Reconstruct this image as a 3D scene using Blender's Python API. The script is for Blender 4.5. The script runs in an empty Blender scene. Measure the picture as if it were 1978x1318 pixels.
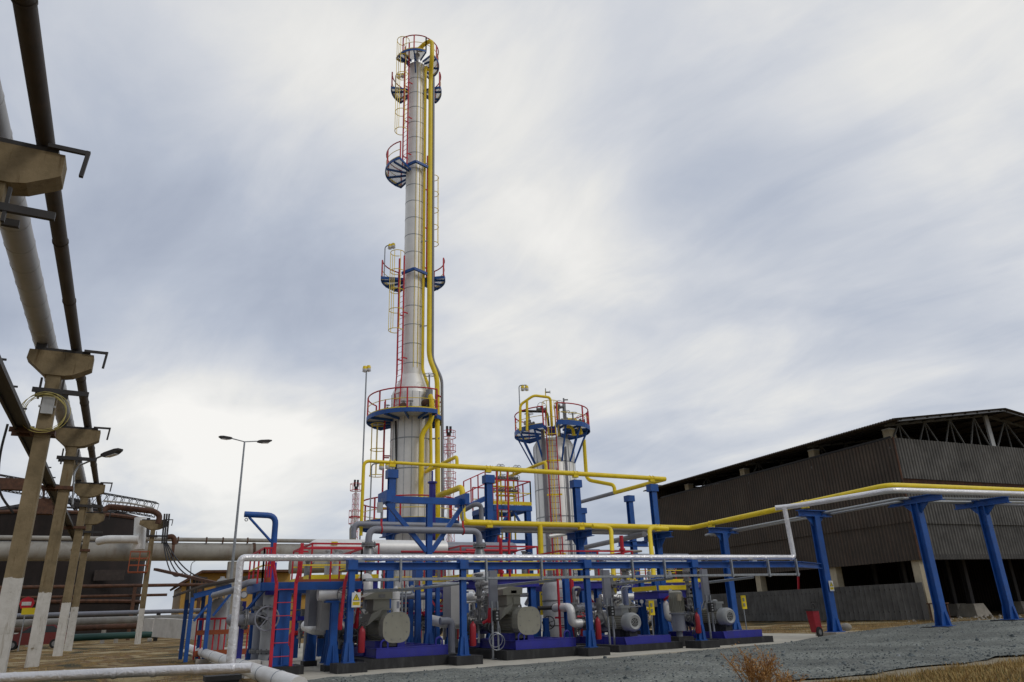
import bpy, math, random
from mathutils import Vector, Matrix
random.seed(11)
rad = math.radians
sc = bpy.context.scene
col = sc.collection

# ---------------------------------------------------------------- camera
FOC, CX, CY, EYE = 1389.286, 989.0, 659.0, Vector((0, 0, 1.2))
PIT, ROL, YAW = 0.361018, -0.036687, 0.484190
FW = Vector((math.sin(YAW)*math.cos(PIT), math.cos(YAW)*math.cos(PIT), math.sin(PIT)))
_r = Vector((math.cos(YAW), -math.sin(YAW), 0)); _u = _r.cross(FW)
RT = _r*math.cos(ROL) + _u*math.sin(ROL); UP = -_r*math.sin(ROL) + _u*math.cos(ROL)
cam = bpy.data.objects.new('camera', bpy.data.cameras.new('camera')); col.objects.link(cam)
cam.matrix_world = Matrix(((RT.x, UP.x, -FW.x, EYE.x), (RT.y, UP.y, -FW.y, EYE.y), (RT.z, UP.z, -FW.z, EYE.z), (0, 0, 0, 1)))
cam.data.sensor_width = 36.0; cam.data.lens = FOC/1978.0*36.0
cam.data.clip_start = 0.1; cam.data.clip_end = 4000
sc.camera = cam

def at(x, y, X=None, Y=None, Z=None):
    """world point seen at photo pixel x,y on the plane X=, Y= or Z="""
    d = FW + (x-CX)/FOC*RT - (y-CY)/FOC*UP
    if X is not None: t = (X-EYE.x)/d.x
    elif Y is not None: t = (Y-EYE.y)/d.y
    else: t = (Z-EYE.z)/d.z
    return EYE + d*t

def sight(x, y): return (FW + (x-CX)/FOC*RT - (y-CY)/FOC*UP).normalized()

# ---------------------------------------------------------------- sky, sun, exposure
SUN_EL, SUN_AZ = 42.0, 150.0      # azimuth clockwise from +Y
world = bpy.data.worlds.new('World'); sc.world = world; world.use_nodes = True
nt = world.node_tree; N = nt.nodes; L = nt.links
for n in list(N): N.remove(n)
def wn(t, **k):
    n = N.new(t)
    for a, b in k.items(): setattr(n, a, b)
    return n
def wm(op, a, b=None, c=None, clamp=False):
    n = N.new('ShaderNodeMath'); n.operation = op; n.use_clamp = clamp
    for i, v in enumerate((a, b, c)):
        if v is None: continue
        if isinstance(v, (int, float)): n.inputs[i].default_value = v
        else: L.new(v, n.inputs[i])
    return n.outputs[0]
out = wn('ShaderNodeOutputWorld')
sky = wn('ShaderNodeTexSky', sky_type='NISHITA', sun_disc=False, sun_elevation=rad(SUN_EL), sun_rotation=rad(SUN_AZ))
bg1 = wn('ShaderNodeBackground'); bg1.inputs[1].default_value = 0.1; L.new(sky.outputs[0], bg1.inputs[0])
tc = wn('ShaderNodeTexCoord')
sep = wn('ShaderNodeSeparateXYZ'); L.new(tc.outputs['Generated'], sep.inputs[0])
zc = wm('ADD', wm('MAXIMUM', sep.outputs[2], 0.0), 0.22)
comb = wn('ShaderNodeCombineXYZ')
L.new(wm('DIVIDE', sep.outputs[0], zc), comb.inputs[0]); L.new(wm('DIVIDE', sep.outputs[1], zc), comb.inputs[1])
mp = wn('ShaderNodeMapping'); L.new(comb.outputs[0], mp.inputs[0])
mp.inputs['Rotation'].default_value = (0, 0, rad(40)); mp.inputs['Scale'].default_value = (1.0, 1.35, 1)
n1 = wn('ShaderNodeTexNoise'); n1.inputs['Scale'].default_value = 1.25; n1.inputs['Detail'].default_value = 7; n1.inputs['Roughness'].default_value = .45; n1.inputs['Distortion'].default_value = .5
L.new(mp.outputs[0], n1.inputs[0])
# wind-drawn streaks running up to the right
def plane(px, py): d = sight(px, py); return Vector((d.x/(d.z+.22), d.y/(d.z+.22)))
sv = plane(1930, 130)-plane(1380, 430); ang_ = math.atan2(sv.y, sv.x)
mr1 = wn('ShaderNodeMapping'); mr1.inputs['Rotation'].default_value = (0, 0, -ang_); L.new(comb.outputs[0], mr1.inputs[0])
mr2 = wn('ShaderNodeMapping'); mr2.inputs['Scale'].default_value = (.8, 1.6, 1); L.new(mr1.outputs[0], mr2.inputs[0])
n2 = wn('ShaderNodeTexNoise'); n2.inputs['Scale'].default_value = 2.6; n2.inputs['Detail'].default_value = 8; n2.inputs['Roughness'].default_value = .58; n2.inputs['Distortion'].default_value = .45
L.new(mr2.outputs[0], n2.inputs[0])
cl = wm('ADD', wm('MULTIPLY', wm('SUBTRACT', n1.outputs[0], .5), 1.0), wm('MULTIPLY', wm('SUBTRACT', n2.outputs[0], .5), .74))
# broad bright and dark cloud banks, each round a direction of the sky
for px, py, wid, amp in ((470, 250, .06, .24), (1120, 560, .08, .30), (330, 860, .022, .50), (560, 900, .02, .34), (300, 1010, .012, -.25), (620, 1000, .012, -.18), (1900, 250, .05, .22),
                         (230, 560, .05, -.24), (620, 640, .03, -.30), (60, 150, .05, -.06), (1320, 330, .045, -.27), (1640, 480, .04, -.18), (1400, 760, .03, .12), (1180, 900, .035, -.25),
                         (200, 60, .05, -.10), (900, 30, .05, .10), (1600, 60, .05, .08), (640, 420, .02, -.06), (1800, 700, .05, .02)):
    d = sight(px, py)
    dp = wn('ShaderNodeVectorMath', operation='DOT_PRODUCT'); L.new(tc.outputs['Generated'], dp.inputs[0]); dp.inputs[1].default_value = d
    g = wm('POWER', 2.718, wm('DIVIDE', wm('SUBTRACT', dp.outputs['Value'], 1.0), wid*.55))
    cl = wm('ADD', cl, wm('MULTIPLY', g, amp*1.75))
cl = wm('ADD', cl, .46)
ramp = wn('ShaderNodeValToRGB'); L.new(cl, ramp.inputs[0])
e = ramp.color_ramp.elements
e[0].position = .0; e[0].color = (.39, .435, .535, 1)
e[1].position = 1.0; e[1].color = (.98, .96, .92, 1)
for pos, c in ((.28, (.495, .54, .632)), (.55, (.66, .685, .735)), (.78, (.84, .835, .815))):
    k = e.new(pos); k.color = (*c, 1)
# bluish band low on the horizon
hz = wm('MULTIPLY', wm('POWER', 2.718, wm('MULTIPLY', wm('ABSOLUTE', wm('SUBTRACT', sep.outputs[2], .055)), -24.0)), .62)
mixh = wn('ShaderNodeMixRGB'); L.new(hz, mixh.inputs[0]); L.new(ramp.outputs[0], mixh.inputs[1]); mixh.inputs[2].default_value = (.44, .50, .58, 1)
# added dimming of the unseen sky behind the viewpoint, lessening light on facing sides
hv_ = wn('ShaderNodeVectorMath', operation='DOT_PRODUCT'); L.new(tc.outputs['Generated'], hv_.inputs[0]); hv_.inputs[1].default_value = (math.sin(YAW)*.95, math.cos(YAW)*.95, .31)
thick = wn('ShaderNodeMapRange'); thick.interpolation_type = 'SMOOTHSTEP'; thick.inputs[1].default_value = -.35; thick.inputs[2].default_value = .62; thick.inputs[3].default_value = .66; thick.inputs[4].default_value = 1.0; L.new(hv_.outputs['Value'], thick.inputs[0])
dk = wn('ShaderNodeMixRGB', blend_type='MULTIPLY'); dk.inputs[0].default_value = 1; L.new(mixh.outputs[0], dk.inputs[1]); L.new(thick.outputs[0], dk.inputs[2])
bg2 = wn('ShaderNodeBackground'); L.new(dk.outputs[0], bg2.inputs[0]); bg2.inputs[1].default_value = 1.0
mxs = wn('ShaderNodeMixShader'); mxs.inputs[0].default_value = .93
L.new(bg1.outputs[0], mxs.inputs[1]); L.new(bg2.outputs[0], mxs.inputs[2]); L.new(mxs.outputs[0], out.inputs[0])

sun = bpy.data.objects.new('sun', bpy.data.lights.new('sun', 'SUN')); col.objects.link(sun)
sun.data.energy = 0.7; sun.data.angle = rad(14); sun.data.color = (1, .96, .9)
sd = Vector((math.sin(rad(SUN_AZ))*math.cos(rad(SUN_EL)), math.cos(rad(SUN_AZ))*math.cos(rad(SUN_EL)), math.sin(rad(SUN_EL))))
sun.rotation_euler = (-sd).to_track_quat('-Z', 'Y').to_euler(); sun.location = (0, -20, 60)
sc.view_settings.view_transform = 'Standard'; sc.view_settings.look = 'None'
sc.view_settings.exposure = 0.0; sc.view_settings.gamma = 1.0
sc.cycles.max_bounces = 6

# ---------------------------------------------------------------- materials
def mat(name, c, rough=.5, metal=0.0, var=.12, vscale=3.0, dirt=.0, dirtc=(.12, .09, .06), dscale=1.3, bump=0.0, bscale=40.0, spec=.5, coat=0.0, rust=0.0):
    m = bpy.data.materials.new(name); m.use_nodes = True
    t = m.node_tree; n = t.nodes; l = t.links
    b = n['Principled BSDF']
    co = n.new('ShaderNodeTexCoord'); geo = n.new('ShaderNodeNewGeometry')
    v = geo.outputs['Position']
    nz = n.new('ShaderNodeTexNoise'); nz.inputs['Scale'].default_value = vscale; nz.inputs['Detail'].default_value = 6; nz.inputs['Roughness'].default_value = .65
    l.new(v, nz.inputs[0])
    mx = n.new('ShaderNodeMixRGB'); mx.blend_type = 'MIX'
    mx.inputs[1].default_value = tuple(max(0, x*(1-var)) for x in c)+(1,); mx.inputs[2].default_value = tuple(min(1, x*(1+var)) for x in c)+(1,)
    cr = n.new('ShaderNodeMapRange'); cr.inputs[1].default_value = .3; cr.inputs[2].default_value = .7; l.new(nz.outputs[0], cr.inputs[0])
    l.new(cr.outputs[0], mx.inputs[0])
    last = mx.outputs[0]
    if dirt:
        mpn = n.new('ShaderNodeMapping'); mpn.inputs['Scale'].default_value = (dscale*3, dscale*3, dscale*.7); l.new(v, mpn.inputs[0])
        n2 = n.new('ShaderNodeTexNoise'); n2.inputs['Scale'].default_value = 1.0; n2.inputs['Detail'].default_value = 8; n2.inputs['Roughness'].default_value = .7; l.new(mpn.outputs[0], n2.inputs[0])
        r2 = n.new('ShaderNodeMapRange'); r2.inputs[1].default_value = .5; r2.inputs[2].default_value = .75; r2.inputs[4].default_value = dirt; l.new(n2.outputs[0], r2.inputs[0])
        m2 = n.new('ShaderNodeMixRGB'); l.new(r2.outputs[0], m2.inputs[0]); l.new(last, m2.inputs[1]); m2.inputs[2].default_value = (*dirtc, 1)
        last = m2.outputs[0]
    if rust:      # flecks of rust and chipped paint
        n4 = n.new('ShaderNodeTexNoise'); n4.inputs['Scale'].default_value = 7.0; n4.inputs['Detail'].default_value = 9; n4.inputs['Roughness'].default_value = .75; l.new(v, n4.inputs[0])
        r4 = n.new('ShaderNodeMapRange'); r4.inputs[1].default_value = .64; r4.inputs[2].default_value = .70; r4.inputs[4].default_value = rust; l.new(n4.outputs[0], r4.inputs[0])
        m4 = n.new('ShaderNodeMixRGB'); l.new(r4.outputs[0], m4.inputs[0]); l.new(last, m4.inputs[1]); m4.inputs[2].default_value = (.11, .05, .03, 1); last = m4.outputs[0]
    l.new(last, b.inputs['Base Color'])
    b.inputs['Metallic'].default_value = metal
    rr = n.new('ShaderNodeMapRange'); rr.inputs[3].default_value = max(.03, rough-.1); rr.inputs[4].default_value = min(1, rough+.1); l.new(nz.outputs[0], rr.inputs[0]); l.new(rr.outputs[0], b.inputs['Roughness'])
    b.inputs['Specular IOR Level'].default_value = spec
    if coat: b.inputs['Coat Weight'].default_value = coat
    if bump:
        nb = n.new('ShaderNodeTexNoise'); nb.inputs['Scale'].default_value = bscale; nb.inputs['Detail'].default_value = 4; l.new(v, nb.inputs[0])
        bp = n.new('ShaderNodeBump'); bp.inputs['Strength'].default_value = bump; bp.inputs['Distance'].default_value = .02; l.new(nb.outputs[0], bp.inputs['Height']); l.new(bp.outputs[0], b.inputs['Normal'])
    return m
M = dict(
 blue=mat('blue_paint', (.008, .084, .345), .48, var=.2, dirt=.42, dirtc=(.05, .085, .19), rust=.6),
 violet=mat('ultramarine_paint', (.028, .03, .30), .42, var=.15, dirt=.4, dirtc=(.06, .06, .14), rust=.6),
 red=mat('red_paint', (.54, .011, .030), .5, var=.18, dirt=.35, dirtc=(.16, .03, .03)),
 orange=mat('orange_paint', (.34, .075, .022), .5, dirt=.3),
 yellow=mat('yellow_paint', (.90, .67, .013), .44, var=.1, dirt=.25, dirtc=(.40, .26, .03), rust=.4),
 greypipe=mat('grey_paint', (.25, .26, .30), .42, var=.1, dirt=.25, dirtc=(.14, .13, .13)),
 galv=mat('galvanised_steel', (.36, .38, .40), .45, .6, var=.2, vscale=12),
 steel=mat('dull_steel', (.25, .25, .25), .45, .7, var=.25, vscale=9),
 dark=mat('dark_steel', (.030, .028, .028), .6, var=.3, dirt=.3, dirtc=(.08, .04, .02)),
 black=mat('black_coating', (.018, .018, .019), .7, var=.4, dirt=.5, dirtc=(.10, .10, .10), dscale=2, bump=.3),
 white=mat('white_paint', (.72, .72, .70), .5, dirt=.2, dirtc=(.4, .36, .3)),
 lightgrey=mat('light_grey_paint', (.46, .47, .47), .5, dirt=.35, dirtc=(.22, .2, .18)),
 motor=mat('motor_grey_paint', (.29, .28, .225), .5, var=.08, dirt=.25, dirtc=(.13, .12, .10)),
 motorlight=mat('fan_cover_grey', (.38, .39, .38), .5, var=.06, dirt=.2, dirtc=(.2, .2, .2)),
 conc=mat('concrete', (.36, .33, .28), .9, var=.25, vscale=2.2, dirt=.5, dirtc=(.17, .15, .12), dscale=.8, bump=.4, bscale=25),
 rust=mat('rusty_steel', (.10, .045, .025), .8, var=.5, vscale=2.5, dirt=.6, dirtc=(.04, .03, .025), bump=.3),
 darkpipe=mat('dark_brown_pipe_coating', (.050, .038, .030), .65, var=.35, vscale=1.5, dirt=.4, dirtc=(.09, .05, .03)),
 grating=mat('galvanised_deck', (.55, .56, .57), .6, .0, var=.12, vscale=6),
 pad=mat('pale_pad_concrete', (.50, .47, .39), .9, var=.15, vscale=1.2, dirt=.45, dirtc=(.30, .27, .21), dscale=.6, bump=.3, bscale=25),
 glass=mat('dial_glass', (.8, .8, .8), .1, var=.02),
 rubber=mat('tyre_rubber', (.015, .015, .015), .8, var=.2),
 cable=mat('cable_sheath', (.03, .03, .033), .6, var=.2),
 cream=mat('cream_concrete', (.46, .40, .28), .85, var=.15, dirt=.4, dirtc=(.22, .19, .14)),
 ochre=mat('ochre_cladding', (.52, .30, .06), .6, var=.12, dirt=.25, dirtc=(.3, .22, .1)),
 slate=mat('weathered_slate', (.185, .178, .165), .85, var=.35, vscale=1.0, dirt=.55, dirtc=(.11, .095, .08), dscale=1.6, bump=.2),
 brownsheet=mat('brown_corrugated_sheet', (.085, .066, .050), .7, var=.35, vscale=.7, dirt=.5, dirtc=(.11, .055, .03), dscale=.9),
 fencesheet=mat('grey_fence_sheet', (.12, .118, .112), .8, var=.35, vscale=1.0, dirt=.5, dirtc=(.035, .03, .026), dscale=1.2),
 roofsheet=mat('roof_sheet', (.075, .062, .055), .8, var=.3, dirt=.4, dirtc=(.12, .07, .05)),
 brickdark=mat('sooty_tank_shell', (.018, .0125, .011), .85, var=.6, vscale=.35, dirt=.4, dirtc=(.05, .033, .028), dscale=.25),
 whitewash=mat('whitewash', (.62, .60, .56), .9, var=.12, dirt=.45, dirtc=(.35, .32, .27), bump=.3),
 palepipe=mat('pale_old_pipe', (.34, .325, .29), .7, var=.2, vscale=.8, dirt=.65, dirtc=(.17, .11, .07), dscale=.5),
 warnyellow=mat('sign_yellow', (.80, .62, .01), .5, var=.03),
  dimred=mat('extinguisher_red', (.30, .008, .018), .4, var=.1, dirt=.2, dirtc=(.1, .02, .02)),
 trussgrey=mat('weathered_truss_paint', (.13, .13, .125), .7, var=.3, dirt=.4, dirtc=(.06, .04, .03)),
 coilyellow=mat('faded_yellow_cable', (.50, .43, .14), .6),
 carred=mat('car_red', (.14, .010, .012), .3, var=.05, coat=.6),
 carglass=mat('car_glass', (.03, .035, .04), .08, var=.05),
)
def cladding(name, c, rough, wave, crinkle, met=.9):
    m = mat(name, c, rough, met, var=.10, vscale=.9, dirt=.25, dirtc=tuple(x*.6 for x in c), dscale=1.2)
    t = m.node_tree; n = t.nodes; l = t.links; b = n['Principled BSDF']
    geo = n.new('ShaderNodeNewGeometry')
    a = n.new('ShaderNodeTexNoise'); a.inputs['Scale'].default_value = wave; a.inputs['Detail'].default_value = 3; l.new(geo.outputs['Position'], a.inputs[0])
    h = a.outputs[0]
    if crinkle:
        v = n.new('ShaderNodeTexVoronoi'); v.feature = 'DISTANCE_TO_EDGE'; v.inputs['Scale'].default_value = 4.5
        ds = n.new('ShaderNodeVectorMath'); ds.operation = 'ADD'; l.new(geo.outputs['Position'], ds.inputs[0])
        q = n.new('ShaderNodeTexNoise'); q.inputs['Scale'].default_value = 5; l.new(geo.outputs['Position'], q.inputs[0]); l.new(q.outputs[1], ds.inputs[1]); l.new(ds.outputs[0], v.inputs[0])
        ad = n.new('ShaderNodeMath'); ad.operation = 'ADD'; l.new(h, ad.inputs[0]); l.new(v.outputs[0], ad.inputs[1]); h = ad.outputs[0]
    bp = n.new('ShaderNodeBump'); bp.inputs['Strength'].default_value = .4 if crinkle else .3; bp.inputs['Distance'].default_value = .035 if crinkle else .03
    l.new(h, bp.inputs['Height']); l.new(bp.outputs[0], b.inputs['Normal'])
    return m
M['alu'] = cladding('aluminium_cladding', (.82, .81, .78), .52, .9, False, .42)
M['foil'] = cladding('crinkled_foil', (.84, .83, .84), .42, 6.0, True, .6)
M['duct'] = cladding('dull_zinc_cladding', (.44, .435, .43), .55, 1.2, False, .4)

def node_mat(name):
    m = bpy.data.materials.new(name); m.use_nodes = True
    return m, m.node_tree.nodes, m.node_tree.links, m.node_tree.nodes['Principled BSDF']
def ramp_of(n, pts):
    r = n.new('ShaderNodeValToRGB'); e = r.color_ramp.elements
    e[0].position, e[0].color = pts[0][0], (*pts[0][1], 1); e[1].position, e[1].color = pts[-1][0], (*pts[-1][1], 1)
    for p, c in pts[1:-1]: k = e.new(p); k.color = (*c, 1)
    return r
# open deck grating: half of it is air
gt_ = M['grating'].node_tree; tr_ = gt_.nodes.new('ShaderNodeBsdfTransparent'); ms_ = gt_.nodes.new('ShaderNodeMixShader'); ms_.inputs[0].default_value = .42
gt_.links.new(tr_.outputs[0], ms_.inputs[1]); gt_.links.new(gt_.nodes['Principled BSDF'].outputs[0], ms_.inputs[2]); gt_.links.new(ms_.outputs[0], gt_.nodes['Material Output'].inputs[0])
# pillar: ochre concrete above a whitewashed foot, edge a little ragged; rust runs under the cap
m, n, l, b = node_mat('pillar_concrete'); M['pillar'] = m
geo = n.new('ShaderNodeNewGeometry'); tc2 = n.new('ShaderNodeTexCoord'); sp = n.new('ShaderNodeSeparateXYZ'); l.new(tc2.outputs['Object'], sp.inputs[0])
nz = n.new('ShaderNodeTexNoise'); nz.inputs['Scale'].default_value = 1.6; nz.inputs['Detail'].default_value = 8; nz.inputs['Roughness'].default_value = .7; l.new(geo.outputs['Position'], nz.inputs[0])
r1 = ramp_of(n, [(.25, (.13, .10, .055)), (.5, (.235, .18, .10)), (.75, (.33, .255, .15))]); l.new(nz.outputs[0], r1.inputs[0])
nz2 = n.new('ShaderNodeTexNoise'); nz2.inputs['Scale'].default_value = 3.0; nz2.inputs['Detail'].default_value = 9; nz2.inputs['Roughness'].default_value = .75; l.new(geo.outputs['Position'], nz2.inputs[0])
r2 = ramp_of(n, [(.30, (.20, .16, .10)), (.40, (.58, .56, .51)), (.7, (.72, .70, .66))]); l.new(nz2.outputs[0], r2.inputs[0])
ad = n.new('ShaderNodeMath'); ad.operation = 'MULTIPLY_ADD'; ad.inputs[1].default_value = .28; l.new(nz2.outputs[0], ad.inputs[0]); l.new(sp.outputs[2], ad.inputs[2])
gt = n.new('ShaderNodeMath'); gt.operation = 'GREATER_THAN'; gt.inputs[1].default_value = 2.60; l.new(ad.outputs[0], gt.inputs[0])
mx = n.new('ShaderNodeMixRGB'); l.new(gt.outputs[0], mx.inputs[0]); l.new(r2.outputs[0], mx.inputs[1]); l.new(r1.outputs[0], mx.inputs[2])
mpp = n.new('ShaderNodeMapping'); mpp.inputs['Scale'].default_value = (5, 5, .5); l.new(geo.outputs['Position'], mpp.inputs[0])
nz3 = n.new('ShaderNodeTexNoise'); nz3.inputs['Scale'].default_value = 1.0; nz3.inputs['Detail'].default_value = 8; nz3.inputs['Roughness'].default_value = .7; l.new(mpp.outputs[0], nz3.inputs[0])
r3 = ramp_of(n, [(.33, (.50, .44, .36)), (.45, (.95, .95, .95)), (.64, (1, 1, 1)), (.72, (.78, .64, .50))]); l.new(nz3.outputs[0], r3.inputs[0])
mx3 = n.new('ShaderNodeMixRGB'); mx3.blend_type = 'MULTIPLY'; mx3.inputs[0].default_value = 1; l.new(mx.outputs[0], mx3.inputs[1]); l.new(r3.outputs[0], mx3.inputs[2]); l.new(mx3.outputs[0], b.inputs['Base Color'])
b.inputs['Roughness'].default_value = .9
bp = n.new('ShaderNodeBump'); bp.inputs['Strength'].default_value = .5; bp.inputs['Distance'].default_value = .03; l.new(nz2.outputs[0], bp.inputs['Height']); l.new(bp.outputs[0], b.inputs['Normal'])
# bands at the corrugation pitch of the old sheets, darker in the valleys
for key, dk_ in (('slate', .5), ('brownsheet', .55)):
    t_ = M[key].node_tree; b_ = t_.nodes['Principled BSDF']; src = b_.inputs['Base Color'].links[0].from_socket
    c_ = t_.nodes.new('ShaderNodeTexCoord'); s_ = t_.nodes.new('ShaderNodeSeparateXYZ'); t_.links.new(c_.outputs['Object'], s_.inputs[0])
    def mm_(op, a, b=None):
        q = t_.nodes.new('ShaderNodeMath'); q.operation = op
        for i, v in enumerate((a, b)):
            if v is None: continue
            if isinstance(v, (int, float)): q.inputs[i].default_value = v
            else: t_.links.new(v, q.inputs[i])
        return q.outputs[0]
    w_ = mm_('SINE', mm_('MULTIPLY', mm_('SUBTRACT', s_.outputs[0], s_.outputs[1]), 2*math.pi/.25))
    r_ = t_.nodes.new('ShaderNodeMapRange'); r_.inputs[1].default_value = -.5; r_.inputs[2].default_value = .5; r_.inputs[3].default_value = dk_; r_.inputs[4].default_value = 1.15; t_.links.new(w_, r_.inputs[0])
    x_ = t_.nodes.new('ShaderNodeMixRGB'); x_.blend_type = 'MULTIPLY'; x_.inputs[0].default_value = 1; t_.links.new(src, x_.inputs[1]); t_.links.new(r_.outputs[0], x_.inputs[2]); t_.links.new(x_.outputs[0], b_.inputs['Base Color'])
# gravel
m, n, l, b = node_mat('grey_green_gravel'); M['gravel'] = m
geo = n.new('ShaderNodeNewGeometry')
vo = n.new('ShaderNodeTexVoronoi'); vo.inputs['Scale'].default_value = 27; l.new(geo.outputs['Position'], vo.inputs[0])
rp = ramp_of(n, [(0, (.095, .103, .090)), (.5, (.155, .166, .147)), (.85, (.21, .222, .197)), (1, (.33, .335, .30))])
sx = n.new('ShaderNodeSeparateColor'); l.new(vo.outputs['Color'], sx.inputs[0]); l.new(sx.outputs[0], rp.inputs[0])
big = n.new('ShaderNodeTexNoise'); big.inputs['Scale'].default_value = .5; big.inputs['Detail'].default_value = 5; l.new(geo.outputs['Position'], big.inputs[0])
mr = n.new('ShaderNodeMapRange'); mr.inputs[1].default_value = .35; mr.inputs[2].default_value = .65; mr.inputs[3].default_value = .62; mr.inputs[4].default_value = 1.18; l.new(big.outputs[0], mr.inputs[0])
mm = n.new('ShaderNodeMixRGB'); mm.blend_type = 'MULTIPLY'; mm.inputs[0].default_value = 1; l.new(rp.outputs[0], mm.inputs[1]); l.new(mr.outputs[0], mm.inputs[2]); l.new(mm.outputs[0], b.inputs['Base Color'])
b.inputs['Roughness'].default_value = .85
bp = n.new('ShaderNodeBump'); bp.invert = True; bp.inputs['Strength'].default_value = .8; bp.inputs['Distance'].default_value = .02; l.new(vo.outputs['Distance'], bp.inputs['Height']); l.new(bp.outputs[0], b.inputs['Normal'])
# earth with dry grass
m, n, l, b = node_mat('dry_grassy_earth'); M['earth'] = m
geo = n.new('ShaderNodeNewGeometry')
a1 = n.new('ShaderNodeTexNoise'); a1.inputs['Scale'].default_value = .34; a1.inputs['Detail'].default_value = 9; a1.inputs['Roughness'].default_value = .6; a1.inputs['Distortion'].default_value = .8; l.new(geo.outputs['Position'], a1.inputs[0])
rp = ramp_of(n, [(.34, (.045, .046, .018)), (.42, (.09, .07, .026)), (.47, (.32, .20, .05)), (.52, (.17, .09, .034)), (.57, (.42, .32, .15)), (.66, (.50, .41, .25))]); l.new(a1.outputs[0], rp.inputs[0])
a2 = n.new('ShaderNodeTexNoise'); a2.inputs['Scale'].default_value = 9; a2.inputs['Detail'].default_value = 8; a2.inputs['Roughness'].default_value = .8; l.new(geo.outputs['Position'], a2.inputs[0])
mr = n.new('ShaderNodeMapRange'); mr.inputs[1].default_value = .3; mr.inputs[2].default_value = .7; mr.inputs[3].default_value = .45; mr.inputs[4].default_value = 1.35; l.new(a2.outputs[0], mr.inputs[0])
mm = n.new('ShaderNodeMixRGB'); mm.blend_type = 'MULTIPLY'; mm.inputs[0].default_value = 1; l.new(rp.outputs[0], mm.inputs[1]); l.new(mr.outputs[0], mm.inputs[2]); l.new(mm.outputs[0], b.inputs['Base Color'])
b.inputs['Roughness'].default_value = .95
bp = n.new('ShaderNodeBump'); bp.inputs['Strength'].default_value = 1; bp.inputs['Distance'].default_value = .08; l.new(a2.outputs[0], bp.inputs['Height']); l.new(bp.outputs[0], b.inputs['Normal'])
# dry grass blades and dry bush
def strand(name, pts):
    m, n, l, b = node_mat(name)
    g = n.new('ShaderNodeNewGeometry'); r = ramp_of(n, pts); l.new(g.outputs['Random Per Island'], r.inputs[0]); l.new(r.outputs[0], b.inputs['Base Color']); b.inputs['Roughness'].default_value = .8
    return m
M['grass'] = strand('dry_grass_blades', [(0, (.16, .09, .03)), (.4, (.36, .22, .06)), (.8, (.52, .37, .14)), (1, (.18, .17, .06))])
M['bush'] = strand('dry_weed_stalks', [(0, (.20, .085, .03)), (.5, (.42, .21, .06)), (1, (.55, .33, .11))])

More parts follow.
